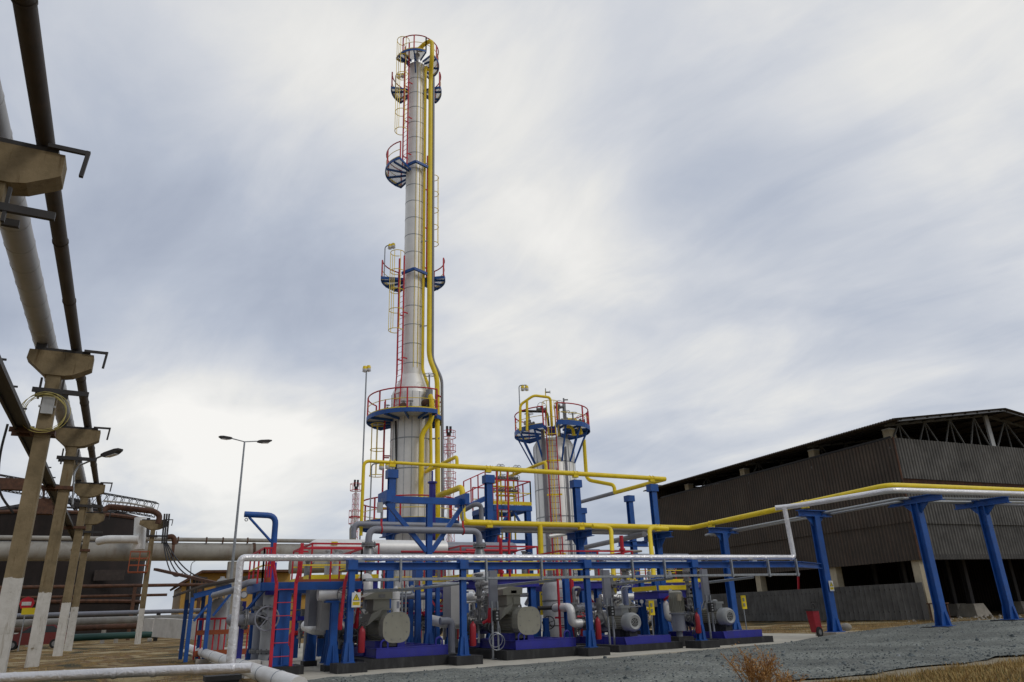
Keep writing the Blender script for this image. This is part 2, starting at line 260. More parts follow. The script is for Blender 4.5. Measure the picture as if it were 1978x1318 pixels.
# ---------------------------------------------------------------- mesh collector
Zv = Vector((0, 0, 1))
OFF = {}
class MB:
    def __init__(s): s.v = []; s.f = []; s.sm = []; s.p = []
    def add(s, vs, fs, smooth=False):
        o = len(s.v); s.v += [Vector(q) for q in vs]; s.p.append((o, len(s.v), len(s.f), len(s.f)+len(fs)))
        for f in fs: s.f.append(tuple(i+o for i in f)); s.sm.append(smooth)
        return s
    def box(s, x0, x1, y0, y1, z0, z1):
        return s.add([(x0,y0,z0),(x1,y0,z0),(x1,y1,z0),(x0,y1,z0),(x0,y0,z1),(x1,y0,z1),(x1,y1,z1),(x0,y1,z1)],
                     [(0,3,2,1),(4,5,6,7),(0,1,5,4),(1,2,6,5),(2,3,7,6),(3,0,4,7)])
    def frame(s, d, up=None):
        d = d.normalized(); up = Vector(up) if up is not None else Zv
        if abs(d.dot(up)) > .98: up = Vector((0, 1, 0)) if abs(d.y) < .9 else Vector((1, 0, 0))
        a = d.cross(up).normalized(); return a, a.cross(d).normalized()
    def bar(s, p, q, w, h=None, up=None):
        p, q = Vector(p), Vector(q); h = h or w; a, b = s.frame(q-p, up)
        vs = [c + a*(i*w/2) + b*(j*h/2) for c in (p, q) for i, j in ((-1,-1),(1,-1),(1,1),(-1,1))]
        return s.add(vs, [(0,1,2,3),(7,6,5,4),(0,4,5,1),(1,5,6,2),(2,6,7,3),(3,7,4,0)])
    def ibeam(s, p, q, w, h, t=.02, up=None):
        p, q = Vector(p), Vector(q); a, b = s.frame(q-p, up)
        k = b*(h/2-t/2)
        s.bar(p+k, q+k, w, t, up); s.bar(p-k, q-k, w, t, up); s.bar(p, q, t*.8, h-2*t, up); return s
    def cyl(s, p, q, r, r2=None, n=14, cap=True):
        p, q = Vector(p), Vector(q); r2 = r if r2 is None else r2; a, b = s.frame(q-p)
        vs = []
        for c, rr in ((p, r), (q, r2)):
            vs += [c + (a*math.cos(2*math.pi*i/n) + b*math.sin(2*math.pi*i/n))*rr for i in range(n)]
        s.add(vs, [(i, (i+1) % n, n+(i+1) % n, n+i) for i in range(n)], True)
        if cap:
            s.add(vs[:n], [tuple(range(n-1, -1, -1))]); s.add(vs[n:], [tuple(range(n))])
        return s
    def tube(s, pts, r, n=10, bend=0.0, k=5, closed=False, cap=True):
        pts = [Vector(p) for p in pts]
        if bend and len(pts) > 2:
            o = [pts[0]]
            for i in range(1, len(pts)-1):
                a, b, c = pts[i-1], pts[i], pts[i+1]
                u, w = (a-b), (c-b); d = min(bend, u.length*.49, w.length*.49); u.normalize(); w.normalize()
                p0, p1 = b+u*d, b+w*d
                for j in range(k+1):
                    t = j/k; o.append(p0*(1-t)**2 + b*2*t*(1-t) + p1*t*t)
            o.append(pts[-1]); pts = o
        vs = []; m = len(pts); a = None
        for i in range(m):
            if closed: d = pts[(i+1) % m]-pts[i-1]
            else: d = pts[min(i+1, m-1)]-pts[max(i-1, 0)]
            if d.length < 1e-9: d = Vector((0, 0, 1))
            d.normalize()
            if a is None: a, b = s.frame(d)
            else:
                a = (a - d*a.dot(d))
                if a.length < 1e-6: a, b = s.frame(d)
                a.normalize(); b = a.cross(d)
            vs += [pts[i] + (a*math.cos(2*math.pi*j/n) + b*math.sin(2*math.pi*j/n))*r for j in range(n)]
        fs = []
        for i in range(m if closed else m-1):
            i2 = (i+1) % m
            for j in range(n): fs.append((i*n+j, i*n+(j+1) % n, i2*n+(j+1) % n, i2*n+j))
        s.add(vs, fs, True)
        if cap and not closed: s.add(vs[:n], [tuple(range(n-1, -1, -1))]); s.add(vs[-n:], [tuple(range(n))])
        return s
    def ring(s, c, R, r, ax=(0, 0, 1), n=20, m=6):
        c = Vector(c); ax = Vector(ax).normalized(); a, b = s.frame(ax)
        return s.tube([c+(a*math.cos(2*math.pi*i/n)+b*math.sin(2*math.pi*i/n))*R for i in range(n)], r, m, closed=True)
    def lathe(s, prof, c, ax=(0, 0, 1), n=24):
        c = Vector(c); ax = Vector(ax).normalized(); a, b = s.frame(ax); vs = []
        for r, z in prof: vs += [c + ax*z + (a*math.cos(2*math.pi*i/n)+b*math.sin(2*math.pi*i/n))*r for i in range(n)]
        fs = []
        for k in range(len(prof)-1):
            for i in range(n): fs.append((k*n+i, k*n+(i+1) % n, (k+1)*n+(i+1) % n, (k+1)*n+i))
        return s.add(vs, fs, True)
    def prism(s, poly, o, u, v, d):
        o, u, v, d = Vector(o), Vector(u), Vector(v), Vector(d); n = len(poly)
        vs = [o+u*x+v*y for x, y in poly]; vs += [p+d for p in vs]
        return s.add(vs, [tuple(range(n-1, -1, -1)), tuple(range(n, 2*n))] + [(i, (i+1) % n, n+(i+1) % n, n+i) for i in range(n)])
    def ball(s, c, r, n=12, sz=1.0):
        return s.lathe([(r*math.sin(math.pi*i/8)+1e-4, -r*sz*math.cos(math.pi*i/8)) for i in range(9)], c, n=n)
    def wheel(s, c, R, ax, r=.012, spokes=5, n=22):
        c = Vector(c); axn = Vector(ax).normalized(); a, b = s.frame(axn); s.ring(c, R, r, ax, n)
        for i in range(spokes):
            t = 2*math.pi*i/spokes + .3; s.cyl(c, c+(a*math.cos(t)+b*math.sin(t))*R, r*.75, n=5, cap=False)
        s.cyl(c-axn*.03, c+axn*.03, R*.14, n=10); return s
    def flange(s, c, ax, r, t=.05, bolts=8):
        c = Vector(c); ax = Vector(ax).normalized(); a, b = s.frame(ax)
        s.cyl(c-ax*t, c-ax*.006, r, n=18); s.cyl(c+ax*.006, c+ax*t, r, n=18)
        for i in range(bolts):
            k = 2*math.pi*i/bolts; o = c+(a*math.cos(k)+b*math.sin(k))*r*.84; s.cyl(o-ax*(t+.03), o+ax*(t+.03), r*.07, n=5)
        return s
    def pieces(s):
        """what lies apart becomes a part of its own"""
        if not 1 < len(s.p) <= 420 or s.p[-1][1] != len(s.v) or s.p[0][0] != 0: return [s]
        bb = []
        for a, b, _c, _d in s.p:
            q = s.v[a:b]; lo = [min(p[i] for p in q) for i in range(3)]; hi = [max(p[i] for p in q) for i in range(3)]
            bb.append((lo, hi, max(hi[i]-lo[i] for i in range(3))))
        n = len(bb); up = list(range(n))
        def find(i):
            while up[i] != i: up[i] = up[up[i]]; i = up[i]
            return i
        for i in range(n):
            for j in range(i):
                if find(i) == find(j): continue
                gap = math.sqrt(sum(max(0, bb[i][0][k]-bb[j][1][k], bb[j][0][k]-bb[i][1][k])**2 for k in range(3)))
                if gap <= max(.02, .49*max(bb[i][2], bb[j][2])): up[find(i)] = find(j)
        groups = {}
        for i in range(n): groups.setdefault(find(i), []).append(i)
        if len(groups) == 1: return [s]
        out_ = []
        for ids in groups.values():
            m = MB()
            for i in ids:
                a, b, c, d = s.p[i]; o = len(m.v)-a; m.v += s.v[a:b]; m.f += [tuple(k+o for k in f) for f in s.f[c:d]]; m.sm += s.sm[c:d]
            out_.append(m)
        return out_
    def build(s, name, material, parent=None, loc=None, ang=40):
        if parent is not None:
            ps = s.pieces()
            if len(ps) > 1: return [m.build(name, material, parent) for m in ps][0]
        me = bpy.data.meshes.new(name)
        off = OFF[parent.name] if parent is not None else (Vector(loc) if loc is not None else s.base())
        me.from_pydata([tuple(p-off) for p in s.v], [], s.f); me.update()
        me.polygons.foreach_set('use_smooth', s.sm)
        if any(s.sm): me.set_sharp_from_angle(angle=rad(ang))
        me.materials.append(M[material] if isinstance(material, str) else material)
        o = bpy.data.objects.new(name, me); col.objects.link(o); OFF[o.name] = off
        if parent is not None: o.parent = parent
        else: o.location = off
        return o
    def base(s):
        x0, x1 = min(p.x for p in s.v), max(p.x for p in s.v); y0, y1 = min(p.y for p in s.v), max(p.y for p in s.v)
        return Vector(((x0+x1)/2, (y0+y1)/2, min(p.z for p in s.v)))
def tag(o, label, cat, group=None, kind=None):
    if label: o['label'] = label
    if cat: o['category'] = cat
    if group: o['group'] = group
    if kind: o['kind'] = kind
    return o
def thing(name, loc, label, cat, group=None):
    o = bpy.data.objects.new(name, None); col.objects.link(o); o.location = Vector(loc); o.empty_display_size = .2
    OFF[o.name] = Vector(loc); return tag(o, label, cat, group)
def copy_tree(o, parent=None):
    c = o.copy(); col.objects.link(c); OFF[c.name] = OFF[o.name]
    if parent is not None: c.parent = parent
    for ch in list(o.children): copy_tree(ch, c)
    return c
def dup(o, loc, label, rz=0.0, group=None):
    c = copy_tree(o); c.location = Vector(loc); c.rotation_euler.z += rz; c['label'] = label
    if group: c['group'] = group
    return c
def struct(o): o['kind'] = 'structure'; return o
VR = Vector((math.cos(YAW), -math.sin(YAW), 0)); VF = Vector((-math.sin(YAW), -math.cos(YAW), 0))   # right of / towards the viewpoint, level
def pol(ax, a, r, z): return Vector((ax[0], ax[1], z)) + (VR*math.cos(rad(a)) + VF*math.sin(rad(a)))*r
def arc(ax, r, z, a0, a1, n=None):
    n = n or max(2, int(abs(a1-a0)/9)); return [pol(ax, a0+(a1-a0)*i/n, r, z) for i in range(n+1)]
# ================================================================ ground
def smooth(a, b, x): t = max(0, min(1, (x-a)/(b-a))); return t*t*(3-2*t)
def heap(x, y):      # the gravel bed rises towards the right
    return .30*smooth(18.5, 26, x)*smooth(20.5, 17.5, y)
g = MB(); nx = 60; xs = []
def gh(x, y):
    d = math.hypot(x, y)
    h = -.02 + .10*math.sin(x*.9+y*.35)*math.sin(y*.5-x*.2)*smooth(2.4, 0.6, x)*smooth(140, 60, d)*smooth(3, 8, d)
    return h - .25*smooth(7, 2, d)
rings = [0, 2, 4, 6, 8, 10, 12, 14, 16, 18, 20, 22, 24, 26, 28, 31, 34, 37, 40, 44, 48, 53, 58, 64, 70, 80, 95, 120, 180, 300, 600, 1500]
seg = 120
g.v = [Vector((0, 0, gh(0, 0)))]; g.v += [Vector((R*math.sin(2*math.pi*i/seg), R*math.cos(2*math.pi*i/seg), gh(R*math.sin(2*math.pi*i/seg), R*math.cos(2*math.pi*i/seg)))) for R in rings[1:] for i in range(seg)]
g.f = [(0, 1+(i+1) % seg, 1+i) for i in range(seg)]
for k in range(len(rings)-2):
    for i in range(seg): g.f.append((1+k*seg+i, 1+k*seg+(i+1) % seg, 1+(k+1)*seg+(i+1) % seg, 1+(k+1)*seg+i))
g.sm = [True]*len(g.f)
struct(g.build('ground', 'earth', loc=(0, 0, 0)))
g = MB(); g.box(2.9, 24.6, 17.9, 44, -.2, .012)
g.v[0].y = g.v[4].y = 16.3; g.v[1].y = g.v[5].y = 18.75
struct(g.build('concrete_pad', 'pad', loc=(0, 0, 0)))
# gravel sheet: slab front edge .. grass verge
g = MB(); NX, NY = 90, 40
def edge0(x): return 9.15 + .055*(x-10) + .12*math.sin(x*2.1) + .07*math.sin(x*5.3)
EDGE = sorted((p.x, p.y) for p in (at(px, py, Z=.03) for px, py in ((610, 1312), (640, 1309.6), (798, 1298), (900, 1292), (1047, 1281.5), (1160, 1272), (1220, 1269), (1307, 1261.5), (1400, 1253), (1500, 1244.6), (1575, 1235), (1640, 1229.5))))
def edge1(x):
    if x <= EDGE[0][0]: return EDGE[0][1]-.3*(EDGE[0][0]-x)
    for a, b in zip(EDGE, EDGE[1:]):
        if x <= b[0]: return a[1]+(b[1]-a[1])*(x-a[0])/(b[0]-a[0]) + .015*math.sin(x*7)
    return EDGE[-1][1] + .6*smooth(EDGE[-1][0], EDGE[-1][0]+3, x) - .02*(x-EDGE[-1][0])
for j in range(NY+1):
    for i in range(NX+1):
        x = 3.35 + (62-3.35)*(i/NX)**1.5; y0, y1 = edge0(x), edge1(x); y = y0 + (y1-y0)*j/NY
        g.v.append(Vector((x, y, .040 + heap(x, y) + .018*math.sin(x*7+y*3)*math.sin(y*6-x*2))))
for j in range(NY):
    for i in range(NX): g.f.append((j*(NX+1)+i, j*(NX+1)+i+1, (j+1)*(NX+1)+i+1, (j+1)*(NX+1)+i)); g.sm.append(True)
struct(g.build('gravel', 'gravel', loc=(0, 0, 0)))
# pale trodden strip beside the gravel
g = MB(); NX = 50
for i in range(NX+1):
    x = 7 + 30*i/NX; y = edge0(x); w = .55 + .25*math.sin(x*1.7); g.v += [Vector((x, y-w, .012)), Vector((x, y+.1, .016))]
g.f = [(2*i, 2*i+2, 2*i+3, 2*i+1) for i in range(NX)]; g.sm = [True]*NX
struct(g.build('path', mat('pale_sandy_soil', (.24, .20, .13), .95, var=.3, vscale=4, dirt=.5, dirtc=(.12, .09, .05), bump=.5), loc=(0, 0, 0)))
# loose stones of the gravel
def stone(g, c, r):
    n = 5; k = random.random()*6; q = [r*(.6+.6*random.random()) for _ in range(12)]
    vs = [c+Vector((q[i]*math.cos(k+1.257*i), q[i]*math.sin(k+1.257*i), r*.05)) for i in range(5)] + [c+Vector((q[i+5]*.6*math.cos(k+1.257*i+.5), q[i+5]*.6*math.sin(k+1.257*i+.5), r*(.6+.4*random.random()))) for i in range(5)]
    g.add(vs, [(5, 6, 7, 8, 9)]+[(i, (i+1) % 5, 5+(i+1) % 5, 5+i) for i in range(5)])
g = MB()
for _ in range(7500):
    x = 4 + 32*random.random()**1.3; y0, y1 = edge0(x), edge1(x); y = y0 + (y1-y0)*random.random()**1.5
    stone(g, Vector((x, y, .034+heap(x, y))), random.uniform(.012, .028) if random.random() < .985 else random.uniform(.03, .07))
sm_ = strand('gravel_stones', [(0, (.05, .06, .062)), (.5, (.13, .15, .15)), (.9, (.22, .24, .24)), (1, (.38, .38, .37))])
tag(g.build('loose_gravel', sm_, loc=(0, 0, 0)), 'loose grey green stones lying over the gravel yard', 'gravel', kind='stuff')
# dry grass
def tuft(g, c, h, n, sp):
    for _ in range(n):
        a = random.random()*6.283; b = c+Vector((random.gauss(0, sp), random.gauss(0, sp), 0)); t = random.uniform(.1, .7)
        q = b+Vector((math.cos(a)*h*t, math.sin(a)*h*t, h*random.uniform(.5, 1.1))); m_ = (b+q)/2+Vector((0, 0, h*.15)); w = Vector((-math.sin(a), math.cos(a), 0))*.0045
        g.add([b-w, b+w, m_+w*.8, m_-w*.8, q], [(0, 1, 2, 3), (3, 2, 4)])
g = MB()
for _ in range(3400):      # verge in the right corner
    x = random.uniform(8.5, 24); y = edge0(x) - .62 - abs(random.gauss(0, 1.1)); tuft(g, Vector((x, y, .0)), random.uniform(.04, .15), 7, .09)
for _ in range(800):      # between the pillars and the ground pipe
    y = 19 + 45*random.random()**1.4; x = random.uniform(-6-.1*y, 2.5); tuft(g, Vector((x, y, gh(x, y))), random.uniform(.04, .12), 6, .14)
for _ in range(700):      # beside the long shed
    x = random.uniform(25, 39); y = random.uniform(20.8, 30); tuft(g, Vector((x, y, 0)), random.uniform(.05, .16), 5, .15)
tag(g.build('dry_grass', 'grass', loc=(0, 0, 0)), 'dry yellow brown grass tufts on the bare verges', 'grass', kind='stuff')
# dry weed bush
def weed(c, H, n, label):
    root = thing('dry_bush', c, label, 'bush'); g = MB(); f = MB()
    for _ in range(n):
        a = random.random()*6.283; p = c+Vector((random.gauss(0, .07), random.gauss(0, .07), 0)); d = Vector((math.cos(a)*random.uniform(.05, .42), math.sin(a)*random.uniform(.05, .42), 1)).normalized()
        pts = [p]; L_ = H*random.uniform(.5, 1.1)
        for k in range(5):
            d = (d+Vector((random.gauss(0, .18), random.gauss(0, .18), -.04*k))).normalized(); pts.append(pts[-1]+d*L_/5)
            if k > 0:
                for _q in range(3):
                    e_ = (d+Vector((random.gauss(0, .8), random.gauss(0, .8), .1))).normalized(); q = pts[-1]+e_*random.uniform(.06, .16); f.tube([pts[-1], q], .0035, 3, cap=False)
                    for _k in range(2):
                        s_ = q+Vector((random.gauss(0, .03), random.gauss(0, .03), random.gauss(0, .03))); w = Vector((random.gauss(0, .012), random.gauss(0, .012), random.gauss(0, .012))); w2 = Vector((random.gauss(0, .012), random.gauss(0, .012), random.gauss(0, .012)))
                        f.add([s_-w, s_+w2, s_+w], [(0, 1, 2)])
        g.tube(pts, .006, 4, cap=False)
    g.build('stem', 'bush', root); f.p = []; f.build('foliage', 'bush', root)
weed(at(1466, 1338, Z=.0), .52, 34, 'tall dry orange brown weed bush growing in the gravel')
weed(at(1512, 1345, Z=.0), .27, 14, 'low dry weed beside the taller dry bush')

# ================================================================ pipe gallery on the left
GX = -2.52
def pillar(name_lab, x, y, zt, hoop=False, capw=(.68, .88), extra=True, zb=0.0):
    root = thing('concrete_pillar', (x, y, zb), name_lab, 'pillar', 'concrete pillars carrying the old pipes')
    c = MB(); s = .19
    c.add([(x-s*1.1, y-s, zb-.2), (x+s*1.1, y-s, zb-.2), (x+s*1.1, y+s, zb-.2), (x-s*1.1, y+s, zb-.2), (x-s*.9, y-s*.9, zt-.7), (x+s*.9, y-s*.9, zt-.7), (x+s*.9, y+s*.9, zt-.7), (x-s*.9, y+s*.9, zt-.7)],
          [(0,3,2,1),(4,5,6,7),(0,1,5,4),(1,2,6,5),(2,3,7,6),(3,0,4,7)]); c.build('column', 'pillar', root)
    l_, r_ = capw; k = MB()
    k.prism([(-.22, -.74), (.24, -.74), (.44, -.70), (r_*.92, -.50), (r_, -.45), (r_, -.05), (-l_, -.05), (-l_-.03, -.32), (-.28, -.70)], (x, y-.22, zt), (1, 0, 0), (0, 0, 1), (0, .44, 0)); k.build('cap', 'pillar', root)
    b = MB(); b.box(x-l_+.12, x+r_-.1, y-.22, y+.22, zt-.048, zt+.03); b.box(x-.55, x-.3, y-.2, y+.2, zt+.03, zt+.16); b.build('bearing_plate', 'dark', root)
    a = MB(); zz = zt-.05
    a.bar((x+r_-.25, y-.28, zz+.08), (x+r_+.32, y-.28, zz+.08), .06, .07); a.bar((x+r_+.32, y-.28, zz+.115), (x+r_+.28, y-.28, zz-.38), .06, .07); a.build('angle_hook', 'dark', root)
    a = MB(); zz = zt-1.22
    a.bar((x-.42, y-.28, zz), (x+r_+.05, y-.28, zz-.02), .08, .13); a.bar((x-.25, y-.27, zz+.35), (x-.25, y-.27, zz-.25), .05, .08); a.bar((x+.27, y-.27, zz+.35), (x+.27, y-.27, zz-.25), .05, .08)
    a.bar((x-.4, y+.25, zz), (x+.4, y+.25, zz), .08, .12); a.build('lower_bracket', 'dark', root)
    if extra:
        a = MB(); zz = zt-2.35
        for q in (-1, 1): a.bar((x-.75, y+q*.25, zz), (x+.29, y+q*.25, zz), .06, .13)
        for q in (-1, 1): a.bar((x+q*.26, y-.27, zz), (x+q*.26, y+.27, zz), .06, .13)
        a.build('steel_band', 'rust', root)
    return root
GZ = at(105, 681, Y=22.9).z+.02
pillar('nearest concrete pillar cap cut by the left edge, its column out of frame', GX-.16, 12.4, GZ)
pA = pillar('second concrete pillar from the left edge with a yellow cable coil hung on it', GX, 22.9, GZ)
pillar('ochre and white concrete pillar behind the one with the cable coil', GX, 32.4, GZ)
pillar('concrete pillar in the middle of the row, half covering the one behind', GX, 45.5, GZ)
pillar('concrete pillar close behind another, shifted to its right', GX, 54.5, GZ-.4, capw=(.7, .8))
# corner pillar
cp = pillar('lone thin concrete pillar with an orange cage, where the pipes turn the corner', 1.45, 64.5, 9.0, capw=(1.0, 1.0), extra=False)
# coil of yellow cable
g = MB(); cz_ = at(84, 797, Y=22.5); cc = Vector((cz_.x, 22.9-.36, cz_.z))
for k in range(6): g.ring(cc+Vector((random.gauss(0, .04), -.02*k+random.gauss(0, .01), random.gauss(0, .04))), .50+random.gauss(0, .03), .0085, (random.gauss(0, .06), 1, random.gauss(0, .06)), 30, 5)
tag(g.build('cable_coil', 'coilyellow'), 'coil of thin yellow cable hung round the concrete pillar', 'cable coil')
g = MB(); g.box(GX-.13, GX+.15, 22.9-.32, 22.9-.22, cz_.z+.0, cz_.z+.48); g.box(GX-.2, GX+.2, 22.9-.3, 22.9-.22, cz_.z+.18, cz_.z+.23)
tag(g.build('junction_box', 'lightgrey'), 'grey metal box on the pillar inside the cable coil', 'junction box')
# pipes on the gallery
PX_ = at(150, 690, Z=GZ+.2).x; DX_ = at(90, 672, Z=GZ+.42).x; TX_ = at(55, 850, Z=GZ-2.3).x
r_ = thing('overhead_pipe', (-2.15, 30, 0), 'dark brown square edged pipe running over the pillar caps', 'pipe')
g = MB(); g.tube([(PX_, 4, GZ+.2), (PX_, 61.8, GZ+.2)], .138, 16); g.build('body', 'darkpipe', r_)
g = MB()
for y in (9, 16, 19.3, 26, 29, 37, 41, 50, 57): g.cyl((PX_, y, GZ+.2), (PX_, y+.05, GZ+.2), .152, n=16)
g.build('coupling', 'darkpipe', r_)
r_ = thing('overhead_duct', (-3.05, 30, 0), 'grey sheet clad round duct running over the pillar caps beside the dark pipe', 'duct')
g = MB(); g.tube([(DX_, 3, GZ+.42), (DX_, 63.5, GZ+.42)], .28, 24); g.build('body', 'duct', r_)
g = MB()
for i in range(58): g.ring((DX_, 4.5+i*1.03, GZ+.42), .282, .007, (0, 1, 0), 24, 4)
g.build('seam', 'duct', r_)
# dark cable bridge on the left side of the pillars
r_ = thing('cable_bridge', (-3.35, 26, 0), 'dark lattice cable bridge slung along the left side of the pillars', 'cable bridge')
g = MB()
CZ_ = GZ-2.3
for dx in (-.15, .15): g.bar((TX_+dx, 4, CZ_), (TX_+dx, 60, CZ_), .06, .12)
g.bar((TX_, 4, CZ_+.05), (TX_, 60, CZ_+.05), .28, .05); g.build('tray', 'dark', r_)
g = MB()
for i in range(28): g.bar((TX_-.25, 5+i*2, CZ_+.12), (TX_+.22, 5+i*2, CZ_+.12), .04, .04); g.bar((TX_-.26, 5+i*2, CZ_+.1), (TX_-.26, 5+i*2, CZ_+.28), .025, .025)
g.build('hook', 'dark', r_)
g = MB()
for k in range(4):
    ph = random.random()*6; g.tube([(TX_-.1+.06*k, 4+i*1.0, CZ_+.10+.03*math.sin(i*.8+ph)) for i in range(56)], .022, 5)
g.build('cable', 'cable', r_)
# hanging cable loop beside that bridge
p0 = Vector((TX_-.3, 22.3, CZ_)); g = MB(); g.tube([p0, p0+Vector((-.05, .1, -.8)), p0+Vector((.05, .3, -1.7)), p0+Vector((.45, .6, -2.2))], .03, 6, .4); tag(g.build('hanging_cable', 'cable'), 'black cable drooping from the bridge behind the pillar with the coil', 'cable')
# rusty corner pipe
g = MB(); g.tube([(PX_, 61.6, GZ+.2), (PX_, 61.9, GZ+.2), at(205, 978, Y=62), at(298, 988, Y=62), at(309, 996, Y=62), at(305, 1012, Y=62)], .21, 12, .5)
tag(g.build('rusty_pipe', 'rust'), 'rusty pipe turning right from the end of the pillar row', 'pipe')
g = MB(); g.tube([at(200, 968, Y=61.5), at(250, 972, Y=61.5), at(297, 982, Y=61.5)], .07, 6, .5); tag(g.build('thin_pipe', 'palepipe'), 'thin pale pipe lying along the rusty corner pipe', 'pipe')
# white elbow duct coming out of the ruined tank
g = MB(); g.tube([at(190, 1046, Y=66), at(205, 1042, Y=65.5), at(268, 1042, Y=65)], .30, 14, .6); tag(g.build('white_pipe', 'white'), 'short white pipe with a bent end before the sooty tank', 'pipe')
g = MB(); g.tube([at(272, 1000, Y=65.6), at(268, 1062, Y=65.6)], .45, 14); tag(g.build('vertical_duct', 'alu'), 'shiny vertical duct behind the lone pillar', 'duct')
g = MB(); g.tube([at(322, 1038, Y=64.5), at(333, 1036, Y=64.5), at(337, 1042, Y=64.5), at(337, 1052, Y=64.5)], .2, 10, .3); tag(g.build('rusty_elbow', 'rust'), 'rusty pipe elbow standing up from the big pale pipe', 'pipe')
# orange cage on the corner pillar
r_ = thing('access_cage', at(260, 1105, Y=63.6), 'small orange access cage hung on the lone pillar', 'cage')
g = MB(); c0 = at(247, 1105, Y=63.6); 
for dx in (0, .65, 1.3):
    for dy in (0, .8): g.bar(c0+Vector((dx, dy, 0)), c0+Vector((dx, dy, 1.5)), .06)
for z in (0, .5, 1, 1.5):
    for dy in (0, .8): g.bar(c0+Vector((0, dy, z)), c0+Vector((1.3, dy, z)), .05)
    for dx in (0, 1.3): g.bar(c0+Vector((dx, 0, z)), c0+Vector((dx, .8, z)), .05)
g.build('bar', 'orange', r_); g = MB(); g.box(c0.x, c0.x+1.3, c0.y, c0.y+.8, c0.z-.06, c0.z-.03); g.build('floor', 'orange', r_)
# stack of frames and drooping cables by the corner pillar
g = MB()
for k in range(3): g.bar(at(313+k*4, 1050, Y=64), at(318+k*4.5, 993, Y=64), .12, .3)
tag(g.build('steel_frame', 'dark'), 'dark upright steel frames fixed beside the lone pillar cap', 'steel frame')
for k in range(4):
    a_, b_ = at(316+k*2, 1048, Y=64), at(352+k*16, 1108+k*3, Y=60); g = MB(); pts = []
    for i in range(13):
        t = i/12; p = a_.lerp(b_, t); p.z -= (1.9-.25*k)*4*t*(1-t)*.55; pts.append(p)
    g.tube(pts, .05, 5); tag(g.build('drooping_cable', 'cable'), 'black cables drooping from the lone pillar to the yellow hall', 'cable', 'drooping black cables')
g = MB(); g.bar(at(300, 1100, Y=62), at(420, 1127, Y=52), .25, .18); tag(g.build('cable_duct', 'rust'), 'sloping rusty cable duct leading to the yellow hall', 'cable duct')

# ================================================================ big pale pipe across the back
r_ = thing('old_pipe', (0, 68, 0), 'very thick pale pipe with rust stains crossing the whole yard', 'pipe')
g = MB(); g.tube([(-60, 68, 6.95), (26, 68, 6.88)], .73, 28); g.build('body', 'palepipe', r_)
g = MB()
for i in range(11): g.lathe([(.74, -.11), (.755, -.1), (.755, .1), (.74, .11)], (-48+i*6.4, 68, 6.93), (1, 0, 0), 28)
g.build('band', 'rust', r_)
for x in (-28, -11, 8, 17): 
    g = MB(); g.box(x-.35, x+.35, 67.6, 68.4, 0, 6.1); g.build('support', 'conc', r_)
r_ = thing('old_pipe', (0, 67.4, 0), 'thin grey pipe riding on top of the very thick pale pipe', 'pipe')
g = MB(); g.tube([(-60, 67.6, 7.9), (26, 67.6, 7.83)], .17, 10); g.build('body', 'palepipe', r_)
g = MB()
for x in (-34, -23, -9, 3.5, 5.7, 7, 8, 9): g.bar((x, 67.6, 7.6), (x, 67.6, 8.06), .10, .36); 
g.build('clamp', 'rust', r_)

# ================================================================ sooty ruined tank
tc_ = Vector((-7.6, 101, 0)); TR = 9.5
r_ = thing('ruined_tank', tc_, 'big sooty round tank with a bare broken roof frame', 'tank')
g = MB(); g.lathe([(TR, 0), (TR, 12.9)], tc_, n=48); g.lathe([(TR-.3, 12.9), (TR-.3, 4)], tc_, n=48); g.build('shell', 'brickdark', r_)
g = MB(); g.ring(tc_+Vector((0, 0, 12.95)), TR, .22, n=48); g.ring(tc_+Vector((0, 0, 3.9)), TR+.05, .2, n=48); g.build('rim', 'rust', r_)
g = MB()
for i in range(20):
    a = 2*math.pi*i/20; d = Vector((math.cos(a), math.sin(a), 0)); g.bar(tc_+d*TR+Vector((0, 0, 13)), tc_+d*1.0+Vector((0, 0, 15.6)), .16, .32)
for R, z in ((7, 13.75), (4.2, 14.6), (1.2, 15.55)): g.ring(tc_+Vector((0, 0, z)), R, .12, n=30)
g.build('roof_frame', 'dark', r_)
g = MB()
for i in range(5):
    if i == 2: continue
    a0 = 1.2+i*.52; 
    vs = []
    for R, z in ((TR, 13.1), (5.5, 14.3)):
        for k in range(3): a = a0+k*.17; vs.append(tc_+Vector((math.cos(a)*R, math.sin(a)*R, z+.15)))
    g.add(vs, [(0, 1, 4, 3), (1, 2, 5, 4)])
g.build('roof_sheet', 'brickdark', r_)
g = MB()
c1 = at(180, 1122, Y=92.2); 
g.box(c1.x, c1.x+2.9, c1.y-.05, c1.y+.2, c1.z, c1.z+1.1); g.build('patch', mat('tank_patch', (.045, .034, .03), .8, var=.4), r_)
# lattice gantry behind
def lattice(g, p, q, w, n, r=.05):
    p, q = Vector(p), Vector(q); d = q-p; a, b = g.frame(d); cs = [a*w/2+b*w/2, a*-w/2+b*w/2, a*-w/2-b*w/2, a*w/2-b*w/2]
    for c in cs: g.bar(p+c, q+c, r*1.6)
    for i in range(n):
        s0, s1 = p+d*i/n, p+d*(i+1)/n
        for k in range(4):
            c, c2 = cs[k], cs[(k+1) % 4]; g.bar(s0+c, s1+c2, r); g.bar(s1+c, s1+c2, r)
g = MB(); lattice(g, at(-30, 927, Y=88), at(300, 985, Y=84), 1.4, 22, .045); 
r_ = thing('lattice_gantry', at(100, 950, Y=86), 'long rusty lattice gantry crossing above the sooty tank', 'gantry'); g.build('truss', 'dark', r_)
g = MB(); c = at(20, 937, Y=86.5); g.box(c.x-2.4, c.x+1.6, c.y-.5, c.y+.5, c.z-.5, c.z+.6); g.build('cladding', 'rust', r_)
g = MB()
for px in (85, 108): g.bar(at(px, 948, Y=86.5), at(px-3, 985, Y=86.5), .2)
